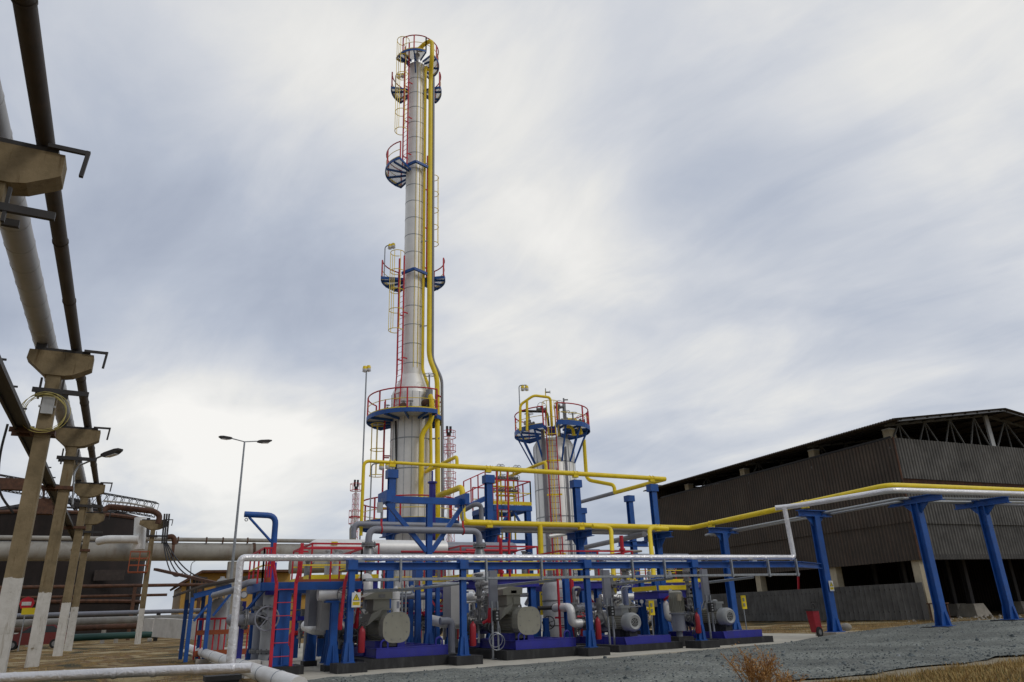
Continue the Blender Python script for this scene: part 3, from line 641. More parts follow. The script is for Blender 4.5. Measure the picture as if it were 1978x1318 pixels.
c = at(88, 978, Y=86.5); g.box(c.x-.8, c.x+.7, c.y-.5, c.y+.6, c.z-.8, c.z+.7); g.build('leg', 'rust', r_)
# ================================================================ low pipe bundles, wall, hall, vehicles far left
def xpipe(y, z, r, x0, x1, m_, label, supp=(), sm='conc'):
    t = thing('low_pipe', (0, y, 0), label, 'pipe'); g = MB(); g.tube([(x0, y, z), (x1, y, z)], r, 12); g.build('body', m_, t)
    for x in supp:
        s = MB(); s.box(x-.16, x+.16, y-.2, y+.2, 0, z-r+.03); s.build('support', sm, t)
xpipe(73.5, 2.35, .17, -40, 14, 'greypipe', 'upper grey pipe of the low bundle behind the pillars', (-12, -4, 3, 9), 'dark')
xpipe(72.8, 1.75, .30, -40, 14, 'palepipe', 'pale thick pipe of the low bundle behind the pillars', (-9, -1, 6), 'whitewash')
xpipe(71.8, 1.25, .22, -14, 14, 'rust', 'rust brown pipe of the low bundle behind the pillars', (-7, -3.2, 2.5, 8), 'whitewash')
xpipe(70.8, .55, .26, -9, 3.5, mat('dark_green_paint', (.012, .06, .05), .5), 'dark green pipe lying lowest behind the pillars', (-6, 0), 'conc')
xpipe(84, 5.0, .16, -26, 8, 'rust', 'rusty pipe on stands before the sooty tank', (-20, -10, 1, 7), 'rust')
xpipe(84.5, 4.1, .13, -26, 4, 'rust', 'thinner rusty pipe below another before the sooty tank', (-15, -5), 'rust')
t = thing('boundary_wall', at(345, 1222, Z=0), 'low white wall with stepped end beside the dry grass', 'wall')
g = MB(); a_, b_ = at(303, 1212, Y=49), at(392, 1217, Y=46)
g.bar(a_, b_, .5, 1.0); g.bar(a_.lerp(b_, -.22)+Vector((0, 1, .12)), a_+Vector((0, 1, .12)), .5, .7); g.build('block', 'whitewash', t)
# ochre hall
hy = 92; t = thing('yellow_hall', at(400, 1170, Y=hy), 'ochre yellow hall with a pitched roof behind the blue shelter', 'building')
x0, x1 = at(352, 1130, Y=hy).x, at(560, 1130, Y=hy).x; xr = at(388, 1108, Y=hy)
g = MB(); g.prism([(x0, 0), (x0, at(352, 1130, Y=hy).z), (xr.x, xr.z), (x1, xr.z), (x1, 0)], (0, hy, 0), (1, 0, 0), (0, 0, 1), (0, 14, 0)); g.build('wall', 'ochre', t)
g = MB(); g.bar((x0-.5, hy+6, at(346, 1131, Y=hy).z), (xr.x, hy+6, xr.z+.15), 15, .25, up=(0, 0, 1)); g.bar((xr.x, hy+6, xr.z+.15), (x1, hy+6, xr.z+.15), 15, .25); g.build('roof', 'rust', t)
for px in (373, 379, 385, 392):
    g = MB(); c = at(px, 1140, Y=hy-.05); g.box(c.x-.14, c.x+.14, hy-.06, hy-.003, c.z-1.1, c.z+1.1); g.build('window', 'dark', t)
g = MB(); c = at(364, 1150, Y=hy-.02); g.box(c.x-.3, c.x+.3, hy-.05, hy-.003, 2.2, 5.2); g.build('door', 'dark', t)
c = at(366, 1165, Y=89); g = MB(); g.cyl(c, at(369, 1093, Y=89), .05, n=6); g.tube([at(369, 1094, Y=89), at(371, 1087, Y=89), at(377, 1084, Y=89)], .04, 6, .3); tag(g.build('lamp_post', 'galv'), 'thin bent lamp post before the ochre hall', 'street lamp')
# red car and the stop sign
c = at(28, 1222, Z=0); cy = 62.0; cx0 = at(10, 1210, Y=cy).x-.2
t = thing('parked_car', (cx0+1.9, cy, 0), 'small red car parked between the pillars on the left', 'car')
X_ = cx0
g = MB(); g.prism([(0, .3), (0, .75), (.25, .95), (1.05, 1.02), (1.75, 1.5), (3.1, 1.52), (3.75, 1.05), (4.1, .95), (4.15, .3)], (X_, cy-.8, 0), (1, 0, 0), (0, 0, 1), (0, 1.6, 0)); g.build('body', 'carred', t)
g = MB()
g.prism([(1.2, 1.05), (1.8, 1.44), (2.35, 1.45), (2.35, 1.05)], (X_, cy-.815, 0), (1, 0, 0), (0, 0, 1), (0, 1.63, 0)); g.prism([(2.45, 1.05), (2.45, 1.45), (3.05, 1.45), (3.55, 1.05)], (X_, cy-.815, 0), (1, 0, 0), (0, 0, 1), (0, 1.63, 0)); g.build('window', 'carglass', t)
for wx in (.85, 3.3):
    for wy in (-.82, .62):
        g = MB(); g.cyl((X_+wx, cy+wy, .31), (X_+wx, cy+wy+.2, .31), .31, n=18); w_ = g.build('wheel', 'rubber', t); h_ = MB(); h_.cyl((X_+wx, cy+wy-.01, .31), (X_+wx, cy+wy+.21, .31), .18, n=12); h_.build('rim', 'steel', w_)
g = MB(); g.box(X_-.02, X_+.05, cy-.7, cy-.4, .7, .85); g.build('headlight', 'white', t)
c = at(52, 1166, Y=58); t = thing('road_sign', (c.x, 58, 0), 'red round road sign with a small yellow plate on its post', 'sign')
g = MB(); g.cyl((c.x, 58.06, 0), (c.x, 58.06, c.z+.4), .035, n=8); g.build('post', 'galv', t)
g = MB(); g.cyl((c.x, 58, c.z), (c.x, 58.03, c.z), .42, n=8); g.build('disc', 'red', t); g = MB(); g.box(c.x-.28, c.x+.24, 57.975, 57.997, c.z-.12, c.z+.1); g.build('white_bar', 'white', t)
d = at(56, 1181, Y=58); g = MB(); g.box(d.x-.4, d.x+.4, 57.98, 58.02, d.z-.2, d.z+.2); g.build('plate', 'warnyellow', t)

# ================================================================ lamps
def lamp_head(parent, p, d, s=1.0):
    d = Vector(d).normalized(); a = d.cross(Zv).normalized(); g = MB()
    g.prism([(0, -.05), (.15, -.09), (.55, -.10), (.68, -.04), (.68, .02), (.5, .05), (.12, .05), (0, .03)], Vector(p)-a*.1*s, d*s, Zv*s, a*.2*s); h = g.build('lamp_head', 'dark', parent)
    g = MB(); g.prism([(.2, -.115), (.55, -.125), (.55, -.102), (.2, -.094)], Vector(p)-a*.08*s, d*s, Zv*s, a*.16*s); g.build('lens', 'glass', h)
ly = 46.0; base = at(446, 1180, Y=ly); top = at(472.5, 853, Y=ly); base = Vector((top.x, ly, 0))
t = thing('street_lamp', base, 'tall grey street lamp with two arms behind the foil pipe', 'street lamp')
g = MB(); g.cyl(base, top, .10, .05, 10); g.build('pole', 'galv', t)
e1, e2 = at(447, 847, Y=ly-.3), at(498, 852.5, Y=ly+.3); e0, e3 = at(424, 843, Y=ly-.6), at(524, 851.5, Y=ly+.5)
g = MB(); g.tube([e1, top+Vector((0, 0, -.02)), e2], .035, 8); g.build('arm', 'galv', t)
lamp_head(t, e1, e0-e1, (e0-e1).length/.68); lamp_head(t, e2, e3-e2, (e3-e2).length/.68)
a_, b_, c_ = at(152, 900, Y=33), at(199, 880, Y=32), at(233, 868, Y=31.4)
t = thing('street_lamp', at(145, 960, Y=33), 'single street lamp leaning out from the ochre and white pillar', 'street lamp')
g = MB(); g.tube([at(140, 975, Y=32.9), at(143, 915, Y=32.9), a_, b_], .035, 8, .2); g.build('arm', 'galv', t); lamp_head(t, b_, c_-b_, (c_-b_).length/.68)

# ================================================================ long corrugated shed on the right
SX, SY, SB = 39.5, 27.0, 51.75
t = thing('industrial_shed', (SX, SY, 0), 'long dark corrugated shed with an open gap under its roof', 'building')
def corr(p, q, z0, z1, m_, pitch=.25, amp=.05, flare=(0, 0), slope=0.0):
    """corrugated sheet wall from p to q, z0..z1; flare leans the foot out"""
    p, q = Vector(p), Vector(q); d = q-p; Ln = d.length; d.normalize(); nrm = Vector((d.y, -d.x, 0)); n = int(Ln/pitch*4); g = MB()
    for i in range(n+1):
        s = Ln*i/n; a = amp*math.sin(2*math.pi*s/pitch); jit = .006*math.sin(s*1.9)
        g.v += [p+d*s+nrm*(a+jit+flare[0])+Vector((0, 0, z0+slope*s)), p+d*s+nrm*(a+jit+flare[1])+Vector((0, 0, z1+slope*s))]
    g.f = [(2*i, 2*i+2, 2*i+3, 2*i+1) for i in range(n)]; g.sm = [True]*n
    return g
XE = 64.0
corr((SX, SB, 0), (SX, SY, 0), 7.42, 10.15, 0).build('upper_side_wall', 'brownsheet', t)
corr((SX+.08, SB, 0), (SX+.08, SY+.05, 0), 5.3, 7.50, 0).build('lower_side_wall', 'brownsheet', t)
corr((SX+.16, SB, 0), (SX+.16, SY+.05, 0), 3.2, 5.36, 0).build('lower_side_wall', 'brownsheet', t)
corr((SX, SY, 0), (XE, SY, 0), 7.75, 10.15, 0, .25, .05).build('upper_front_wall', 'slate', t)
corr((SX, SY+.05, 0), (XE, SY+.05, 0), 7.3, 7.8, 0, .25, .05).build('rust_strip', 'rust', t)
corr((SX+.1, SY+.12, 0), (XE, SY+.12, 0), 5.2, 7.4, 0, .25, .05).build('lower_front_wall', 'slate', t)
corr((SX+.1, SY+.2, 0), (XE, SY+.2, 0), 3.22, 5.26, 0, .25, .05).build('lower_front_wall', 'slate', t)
g = MB(); g.box(SX-.02, SX+.05, SY-.04, SY+.03, 3.2, 10.2); g.build('corner_trim', 'rust', t)
# roof: ridge along the depth at X=48.9, overhanging front and side
RX, RZ, EX, EZ = 49.0, 12.42, 38.6, 11.0; Yf, Yb = 25.9, 52.4
def roof(x0, z0, x1, z1):
    g = MB(); n = int((Yb-Yf)/.2*4)
    for i in range(n+1):
        y = Yf+(Yb-Yf)*i/n; a = .03*math.sin(2*math.pi*y/.2)
        g.v += [Vector((x0, y, z0+a)), Vector((x1, y, z1+a)), Vector((x0, y, z0+a-.05)), Vector((x1, y, z1+a-.05))]
    for i in range(n):
        k = 4*i; g.f += [(k, k+1, k+5, k+4), (k+2, k+6, k+7, k+3)]; g.sm += [True, True]
        g.f += [(k, k+4, k+6, k+2)]; g.sm += [True]
    return g
roof(EX, EZ, RX, RZ).build('roof', 'roofsheet', t)
roof(XE, RZ-(XE-RX)*(RZ-EZ)/(RX-EX), RX, RZ).build('roof', 'roofsheet', t)
sl = (RZ-EZ)/(RX-EX)
g = MB()
for i in range(5):
    y = SY+.35+i*6.2
    if y > Yb: break
    for s in (-1, 1):
        xe = SX if s < 0 else XE; ze = EZ+(xe-EX)*sl if s < 0 else RZ-(xe-RX)*sl
        g.bar((xe, y, ze-.14), (RX, y, RZ-.14), .12, .16); g.bar((xe, y, 9.6), (RX, y, 9.6), .10, .12)
        n = 4; 
        for k in range(n):
            f0, f1 = k/n, (k+.5)/n; f2 = (k+1)/n; A = lambda f, d: Vector((xe+(RX-xe)*f, y, ze+(RZ-ze)*f-d if d < .5 else 9.6))
            g.bar(A(f0, 1.1), A(f1, .14), .08); g.bar(A(f1, .14), A(f2, 1.1), .08); g.bar(A(f1, .14), A(f1, 1.1), .06)
g.build('roof_truss', 'trussgrey', t)
g = MB()
for k in range(9):
    for s in (-1, 1):
        x = RX+s*(k*1.18+.3)
        if x > XE: continue
        z = RZ-abs(x-RX)*sl-.065; g.bar((x, Yf+.1, z-.03), (x, Yb-.1, z-.03), .1, .09)
g.build('purlin', 'dark', t)
g = MB(); g.bar((EX+.5, Yf+.2, EZ-.06), (RX, Yf+.2, RZ-.12), .1, .12); g.bar((RX, Yf+.2, RZ-.12), (XE, Yf+.2, RZ-.12-(XE-RX)*sl), .1, .12); g.build('verge_beam', 'steel', t)
g = MB(); g.bar((RX-.1, SY+.25, 9.6), (RX-.1, SY+.25, RZ-.2), .36, .12); g.build('king_post', 'lightgrey', t)
for y in (SY+.45, 33.5, 40.5, 47.5):
    z0 = 0
    g = MB(); g.box(SX+.35, SX+.85, y-.05, y+.45, z0, 10.78); g.build('column', 'cream', t)
    g = MB(); g.box(SX+.33, SX+.87, y-.07, y+.47, 10.781, 10.86); g.build('bearing', 'lightgrey', t)
for x in (50.2, 58):
    g = MB(); g.bar((x, SY+.6, 0), (x, SY+.6, 9.7), .45, .45); g.build('column', 'lightgrey', t)
g = MB()
for (x, y) in ((44, 32), (47, 30), (49.5, 33), (53, 31), (46, 36), (52, 38), (56, 34)): g.ibeam((x, y, .7), (x, y, 11.0), .3, .3)
g.build('inner_column', 'dark', t)
g = MB()
for (x, y) in ((44, 32), (47, 30), (49.5, 33), (53, 31), (46, 36)): g.add([(x-.7, y-.7, 0), (x+.7, y-.7, 0), (x+.7, y+.7, 0), (x-.7, y+.7, 0), (x-.45, y-.45, .75), (x+.45, y-.45, .75), (x+.45, y+.45, .75), (x-.45, y+.45, .75)], [(4,5,6,7),(0,1,5,4),(1,2,6,5),(2,3,7,6),(3,0,4,7)])
g.build('footing', 'conc', t)
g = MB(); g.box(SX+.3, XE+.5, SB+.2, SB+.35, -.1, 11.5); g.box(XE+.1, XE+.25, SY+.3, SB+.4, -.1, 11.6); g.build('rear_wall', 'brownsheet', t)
g = MB(); g.box(SX+.5, XE, SY+1.5, SB, 7.35, 7.5); g.build('loft_floor', 'dark', t)
g = MB(); g.bar((SX+.3, SY+.3, 3.35), (XE, SY+.3, 3.35), .15, .3); g.bar((SX+.3, SY+.3, 3.4), (SX+.3, SB, 3.4), .15, .3); g.bar((SX+.35, SB-.2, 10.3), (SX+.35, SY+.4, 10.3), .1, .12); g.build('rail_beam', 'dark', t)
g = MB(); g.tube([(SX+.6, 37.2, 1.8), (SX+.6, 36.9, 3.3)], .08, 8); g.build('red_pipe', 'red', t)
# low corrugated fence at the foot of the shed
t.rotation_euler.z = -rad(3.7); shed = t
t = thing('corrugated_fence', (SX, SY, 0), 'low dark corrugated fence along the foot of the long shed', 'fence')
corr((SX-.35, SB, 0), (SX-.35, 27.0, 0), .06, 2.0, 0, .36, .075).build('sheet', 'fencesheet', t)
g = MB(); g.bar((SX-.27, 27.1, 1.7), (SX-.27, SB, 1.7), .06, .08); g.bar((SX-.27, 27.1, .5), (SX-.27, SB, .5), .06, .08); g.build('rail', 'dark', t); t.rotation_euler.z = -rad(3.7)
# rusty trestle by the shed corner
c = at(1797, 1182, X=39.3); t = thing('trestle', (c.x, c.y-.3, 0), 'small rusty trestle standing at the shed corner', 'trestle')
g = MB(); z = .85; y = 26.3
for dx in (0, .75):
    for dy in (0, .5): g.bar((39.1+dx, y+dy, 0), (39.1+dx, y+dy, z), .06)
g.build('leg', 'rust', t); g = MB(); g.box(39.0, 39.95, y-.08, y+.58, z, z+.06); g.build('top', 'rust', t)
# rubble before the shed
g = MB()
for _ in range(160):
    p = Vector((random.uniform(38, 56), random.uniform(23.2, 28.5), .0)); stone(g, p, random.uniform(.03, .14))
tag(g.build('rubble', 'conc', loc=(45, 25, 0)), 'scattered rubble on the ground before the shed', 'rubble', kind='stuff')
# ================================================================ blue supports
def hcol(g, x, y, z0, z1, w=.30, base=True):
    g.ibeam((x, y, z0+.02 if base else z0), (x, y, z1), w, w, .03)
    if base:
        g.box(x-w*.95, x+w*.95, y-w*.95, y+w*.95, z0, z0+.025); h = .42
        for s in (-1, 1):
            g.prism([(0, 0), (w*.42, 0), (.02, h), (0, h)], (x+s*w*.5, y-w*.5, z0+.025), (s, 0, 0), (0, 0, 1), (0, .02, 0))
            g.prism([(0, 0), (w*.42, 0), (.02, h), (0, h)], (x+s*w*.5, y+w*.5-.02, z0+.025), (s, 0, 0), (0, 0, 1), (0, .02, 0))
            g.prism([(0, 0), (w*.42, 0), (.02, h), (0, h)], (x-.01, y+s*w*.5, z0+.025), (0, s, 0), (0, 0, 1), (.02, 0, 0))
    return g
def footing(parent, x, y, z1, sx=.42, sy=.42, m_='black', z0=-.05):
    g = MB(); c = .02
    g.box(x-sx, x+sx, y-sy, y+sy, z0, z1); return g.build('footing', m_, parent)
# T-shaped rack posts; head along 'x' or 'y'
def tpost(x, y, zf, zh, along, half, label, w=.27, fm='conc', fh=.18, off=0.0):
    t = thing('rack_post', (x, y, zf), label, 'pipe support', 'blue T-shaped posts of the outer pipe rack')
    g = MB(); hcol(g, x, y, zf, zh-.24, w); g.build('post', 'blue', t)
    g = MB(); d = Vector((1, 0, 0)) if along == 'x' else Vector((0, 1, 0)); p = Vector((x, y, zh-.12))+d*off
    g.ibeam(p-d*half, p+d*half, .26, .24, .025); g.build('head_beam', 'blue', t)
    g = MB(); q = Vector((x, y, zh-.24))
    for s in (-1, 1): g.prism([(0, 0), (.34, 0), (0, -.34)], q+d*s*w*.5-d.cross(Zv)*.02, d*s, Zv, d.cross(Zv)*.04)
    g.build('gusset', 'blue', t)
    footing(t, x, y, zf, .5, .46, fm, zf-fh)
    return t
P1 = at(1613, 1221, Z=.14); vx = P1.x
tp1 = tpost(P1.x, P1.y, .14, at(1574, 986, X=vx).z, 'x', .82, 'blue T post with the warning sign, beside the red trolley', fh=.2)
h = at(1395, 1020, X=vx); tpost(vx, h.y, .05, h.z, 'x', .8, 'blue T post standing before the shed wall, behind the rightmost pump')
UY = 16.3
for px, py, hx, hy_, lab in ((1823, 1210, 1768, 960, 'blue T post on the gravel before the shed corner'), (1954, 1197, 1895, 966, 'last blue T post at the right edge, farther along the gravel')):
    f = at(px, py, Y=UY); tpost(f.x, UY, f.z, at(hx, hy_, Y=UY).z, 'y', 1.0, lab, fm='black', fh=.10)
f3 = at(2010, 1185, Y=UY)
# rack pipes
zy = at(1395, 1001, X=vx-.3).z
cor = at(1716, 936, Y=UY+.45)
RZ_ = cor.z
def saddle(g, p, d, r):      # U-bolt support under a pipe
    d = Vector(d).normalized(); a = d.cross(Zv).normalized()
    g.prism([(-r*.8, -r*1.7), (r*.8, -r*1.7), (r*.8, -r*.6), (-r*.8, -r*.6)], Vector(p)-d*.12, a, Zv, d*.24)
    for s in (-1, 1):
        c = Vector(p)+d*.09*s; g.tube([c+(a*math.cos(k*.349)+Zv*math.sin(k*.349))*(r+.012) for k in range(10)], .014, 5)
YR = 26.6                                    # row of the thick yellow pipe
zrow = at(1170, 1016, Y=YR).z
yellow = thing('gas_pipe', (vx, 22, 0), 'thick yellow pipe running the length of the rack and round the corner to the right', 'pipe')
g = MB(); xa = at(893, 940, Y=YR).x
pa = at(817, 822, Y=30.2)
TX, TY = 11.3, 32.2
pvx = at(893, 940, Y=YR).x
pv0 = at(824, 967, X=pvx)
ztop = at(893, 940, Y=YR).z
yv = vx-.35
p_first = at(1262, 1018, X=yv); p_corner = at(1716, 938, X=yv)
g.tube([(pvx, YR, zrow), (p_first.x, YR, zrow+.0), ], .107, 16)
g.build('body', 'yellow', yellow)
g = MB(); g.tube([(yv-.6, YR, zrow), (yv, YR, zrow), (yv, p_corner.y, p_corner.z), at(1978, 948, Y=p_corner.y-.4), at(1978, 948, Y=p_corner.y-.4)+Vector((14, -.6, .1))], .105, 16, .5); g.build('body', 'yellow', yellow)
g = MB()
for px in (945, 1122, 1270): saddle(g, at(px, 1012, Y=YR)*1.0 if False else Vector((at(px, 1012, Y=YR).x, YR, zrow)), (1, 0, 0), .107)
for px in (1372, 1555): 
    q = at(px, 1000 if px < 1400 else 976, X=yv); tt = (q.y-YR)/(p_corner.y-YR); saddle(g, (yv, q.y, zrow+(p_corner.z-zrow)*tt), (0, 1, 0), .105)
g.build('clamp', 'yellow', yellow)
# yellow drops
def drop(pts, r, label, bend=.3, m_='yellow', grp=None, name='gas_pipe'):
    g = MB(); g.tube(pts, r, 12, bend); return tag(g.build(name, m_), label, 'pipe', grp)
d1 = at(1046, 1030, Y=YR-.1); drop([Vector((d1.x, YR, zrow)), Vector((d1.x, YR, zrow-.3)), at(1049, 1188, Y=YR-.1)], .108, 'thick yellow pipe dropping behind the second grey motor', .05)
d2 = at(1178, 1030, Y=YR-.5); drop([at(1145, 1017, Y=YR-.45), at(1180, 1019, Y=YR-.45), at(1188, 1165, Y=23.5), at(1197, 1177, Y=22.5)], .092, 'yellow pipe elbowing down from the rack to the third pump')
drop([at(1290, 1022, Y=YR-.5), at(1254, 1019, Y=YR-.5), at(1268, 1168, Y=24), at(1245, 1176, Y=24)], .095, 'yellow pipe with a bend bottom right, nearest the shed')
# foil pipe: riser, long run, riser, rack run
FY = 18.6; zf = 2.63
foil = thing('foil_pipe', (2.35, FY, 0), 'crinkled silver foil pipe rising on the left and running across the whole front', 'pipe')
fx = vx-.9
r1 = at(1534, 1078, Y=FY)
g = MB(); g.tube([(2.36, FY, .2), (2.36, FY, zf), (r1.x, FY, zf+.02), at(1516, 984, Y=FY)], .082, 14, .12); g.build('body', 'foil', foil)
g = MB(); g.tube([(2.36, FY, .2), (2.36, FY, 1.12)], .105, 14); g.build('sleeve', 'foil', foil)
g = MB()
for i in range(15): g.lathe([(.083, -.04), (.092, 0), (.083, .04)], (3.2+i*1.22+random.uniform(-.15, .15), FY, zf), (1, 0, 0), 14)
g.build('joint', 'foil', foil)
fq = at(1516, 980, Y=FY); fp = at(1722, 947, X=fq.x+.35)
g = MB(); g.tube([fq+Vector((-.2, .25, 0)), fq+Vector((.35, -.2, .03)), fp, at(1985, 955, Y=fp.y-.5), at(1985, 955, Y=fp.y-.5)+Vector((14, -.6, .1))], .088, 14, .4); g.build('rack_run', 'foil', foil)
# thin conduits under the rack
for k, (o1, o2, m_) in enumerate(((.45, -.30, 'galv'), (.75, -.36, 'galv'), (1.0, -.25, 'greypipe'))):
    a_ = Vector((vx+o1, YR, zrow-.32)); b_ = Vector((vx+o1, p_corner.y+.2+.3*k, p_corner.z+o2-.08)); c_ = at(1978, 966+5*k, Y=b_.y-.3)
    g = MB(); g.tube([a_, b_, c_, c_+Vector((14, -.5, .1))], .05+.015*(k == 2), 8, .3)
    tag(g.build('conduit', m_), ('thin galvanised conduit nearest the yellow pipe under the outer rack', 'thin galvanised conduit in the middle under the outer rack', 'grey conduit farthest from the yellow pipe under the outer rack')[k], 'conduit')

# ---- low front rack
fr = thing('pipe_rack', (12, 18.5, 0), 'low blue frame along the front carrying the foil pipe and a cable tray', 'pipe rack')
BX = [4.98, 7.97, 11.85, 15.82]
for x in BX:
    g = MB(); hcol(g, x, 18.45, .22, 2.32, .145); g.build('post', 'blue', fr); footing(fr, x+.02, 18.45, .22, .36, .36)
    g = MB(); g.bar((x-.0, 18.45, 2.33), (x, 18.45, 2.56), .24, .26); g.build('post_head', 'blue', fr)
g = MB(); g.ibeam((4.85, 18.45, 2.41), (20.5, 18.45, 2.41), .2, .185, .02); g.ibeam((20.5, 18.45, 2.41), (vx-.2, P1.y, 2.44), .2, .185, .02); g.build('beam', 'blue', fr)
g = MB()
for x in (6.2, 8.6, 10.3, 13.4, 14.6, 17.3, 18.9, 20.2): g.bar((x, 18.32, 2.02), (x, 18.32, 2.58), .045, .09)
for x in BX + [18.2]: g.bar((x+.2, 18.45, 2.505), (x+.2, 18.45, 2.56), .2, .16)
g.build('hanger', 'galv', fr)
tr = thing('cable_tray', (12, 18.7, 1.9), 'galvanised perforated cable tray hung under the low front frame', 'cable tray')
g = MB(); y = 18.45
for z, x0, x1 in ((2.06, 5.3, 20.3),):
    g.bar((x0, y-.13, z+.03), (x1, y-.13, z+.03), .008, .06); g.bar((x0, y+.13, z+.03), (x1, y+.13, z+.03), .008, .06); g.bar((x0, y, z), (x1, y, z), .26, .006)
    for i in range(int((x1-x0)/.16)): g.box(x0+i*.16, x0+i*.16+.05, y-.139, y-.134, z+.012, z+.05)
g.build('tray', 'galv', tr)
g = MB()
for k in range(5): g.tube([(5.3, y-.1+.05*k, 2.09), (10, y-.08+.04*k, 2.10), (20.2, y-.1+.05*k, 2.09)], .014, 5)
g.build('cable', 'cable', tr)
g = MB(); g.tube([(5.4, 18.8, 1.84), (6.6, 18.9, 1.86), (8.2, 19.2, 2.0)], .04, 7); tag(g.build('conduit', 'galv'), 'short sloping galvanised conduit above the first motor', 'conduit')
for i, (xa_, xb_) in enumerate(((9.2, 11.0), (13.2, 15.2), (16.8, 18.6))):
    g = MB(); g.tube([(xa_, 18.9, 1.90), (xb_, 18.75, 2.03)], .04, 7); tag(g.build('conduit', 'galv'), ('sloping conduit above the second motor', 'sloping conduit above the third pump', 'sloping conduit above the rightmost pump')[i], 'conduit')
# galvanised strut pairs carrying motor cables
for i, (px, py, lab) in enumerate(((685, 1268, 'beside the post with the warning sign'), (958, 1274, 'before the second grey motor'), (1184, 1258, 'before the third pump'), (1379, 1245, 'before the rightmost pump'))):
    f = at(px, py, Z=.02); t = thing('cable_stand', (f.x, f.y, .02), 'twin galvanised cable upright '+lab, 'cable stand')
    g = MB()
    for s in (-.085, .085):
        g.bar(f+Vector((s, 0, 0)), f+Vector((s, 0, 1.5)), .045, .045)
        for k in range(12): g.bar(f+Vector((s, -.024, .1+k*.11)), f+Vector((s, -.024, .15+k*.11)), .016, .006)
    g.bar(f+Vector((-.12, 0, .02)), f+Vector((.12, 0, .02)), .12, .02); g.build('upright', 'galv', t)
    g = MB(); g.box(f.x-.12, f.x+.12, f.y+.02, f.y+.14, 1.35, 2.35); g.build('trunking', 'greypipe', t)
    g = MB(); g.box(f.x-.08, f.x+.08, f.y-.14, f.y-.03, 1.0, 1.28); g.build('control_box', 'black', t)
    g = MB()
    for k in range(3): g.box(f.x-.03, f.x+.03, f.y-.15, f.y-.141, 1.04+k*.08, 1.08+k*.08)
    g.build('button', 'lightgrey', t)
    g = MB()
    for k in range(2 if i < 2 else 0): g.ring((f.x-.03+.05*k, f.y-.08, .52-.06*k), .19+.02*k, .011, (.15, 1, .1*k), 22, 5)
    g.tube([f+Vector((.05, -.05, 1.0)), f+Vector((.1, -.08, .8)), f+Vector((.12, -.07, .62))], .012, 5); g.build('cable', 'galv', t)
# ---- tall row of posts with the upper yellow pipe
Y0 = 27.3; zu = 6.92
for i, (px, lab) in enumerate(((757, 'tall blue post before the silver column, carrying the thin yellow pipe'), (943, 'tall blue post left of the red railed platform with yellow valves'), (1111, 'tall blue post just right of the wide silver tank'), (1257, 'rightmost tall blue post, near the eave of the shed'))):
    x = at(px, 915, Y=Y0).x; zt = 6.62
    t = thing('rack_post', (x, Y0, 0), lab, 'pipe support', 'tall blue posts under the upper yellow pipe')
    g = MB(); hcol(g, x, Y0, .2, zt, .26); g.build('post', 'blue', t)
    g = MB(); g.box(x-.21, x+.21, Y0-.19, Y0+.19, zt-.33, zt); g.build('post_head', 'blue', t)
    g = MB(); g.ibeam((x, Y0-1.0, 4.25), (x, Y0+1.0, 4.25), .26, .26, .025); g.build('arm', 'blue', t)
    g = MB()
    for s in (-1, 1): g.prism([(0, 0), (.4, 0), (0, -.4)], (x-.02, Y0+s*.18, 4.12), (0, s, 0), (0, 0, 1), (.04, 0, 0))
    g.build('gusset', 'blue', t)
    g = MB(); saddle(g, (x, Y0, zu), (1, 0, 0), .105); g.build('saddle', 'yellow', t); footing(t, x, Y0, .2)
xl = at(703, 888, Y=Y0).x; xm = at(838, 897, Y=Y0).x; xr_ = 22.35
up = thing('gas_pipe', (15, Y0, zu), 'long yellow pipe high above on the tall blue posts, thin at its left end', 'pipe')
g = MB(); g.tube([at(697, 1035, Y=Y0), (xl, Y0, zu), (xm, Y0, zu)], .066, 12, .25); g.build('thin_run', 'yellow', up)
g = MB(); g.cyl((xm, Y0, zu), (xm+.25, Y0, zu), .066, .105, 12); g.tube([(xm+.24, Y0, zu), (xr_, Y0, zu)], .105, 14); g.build('thick_run', 'yellow', up)
e1 = at(1188, 955, X=xr_); e2 = at(1118, 972, X=xr_)
g = MB(); g.tube([(xr_-.3, Y0, zu), (xr_, Y0, zu), (xr_, e1.y, zu)], .105, 12, .15); g.build('side_run', 'yellow', up)
g = MB(); g.tube([(xr_, e1.y, zu), (xr_, 37, zu)], .105, 12); tag(g.build('grey_pipe', 'greypipe'), 'grey end of the high side pipe behind the wide silver tank', 'pipe')
for px, py, lab in ((1215, 958, 'tall blue post behind the rightmost one, under the high side pipe'), (1124, 982, 'short topped blue post right behind the wide silver tank')):
    q = at(px, py, X=xr_); t = thing('rack_post', (q.x, q.y, 0), lab, 'pipe support', 'tall blue posts under the upper yellow pipe')
    g = MB(); hcol(g, q.x, q.y, .2, q.z, .26); g.build('post', 'blue', t); g = MB(); g.box(q.x-.21, q.x+.21, q.y-.19, q.y+.19, q.z-.3, q.z); g.build('post_head', 'blue', t)
    g = MB(); g.ibeam((q.x-.9, q.y, 4.2), (q.x+.9, q.y, 4.2), .26, .26, .025); g.build('arm', 'blue', t); footing(t, q.x, q.y, .2)
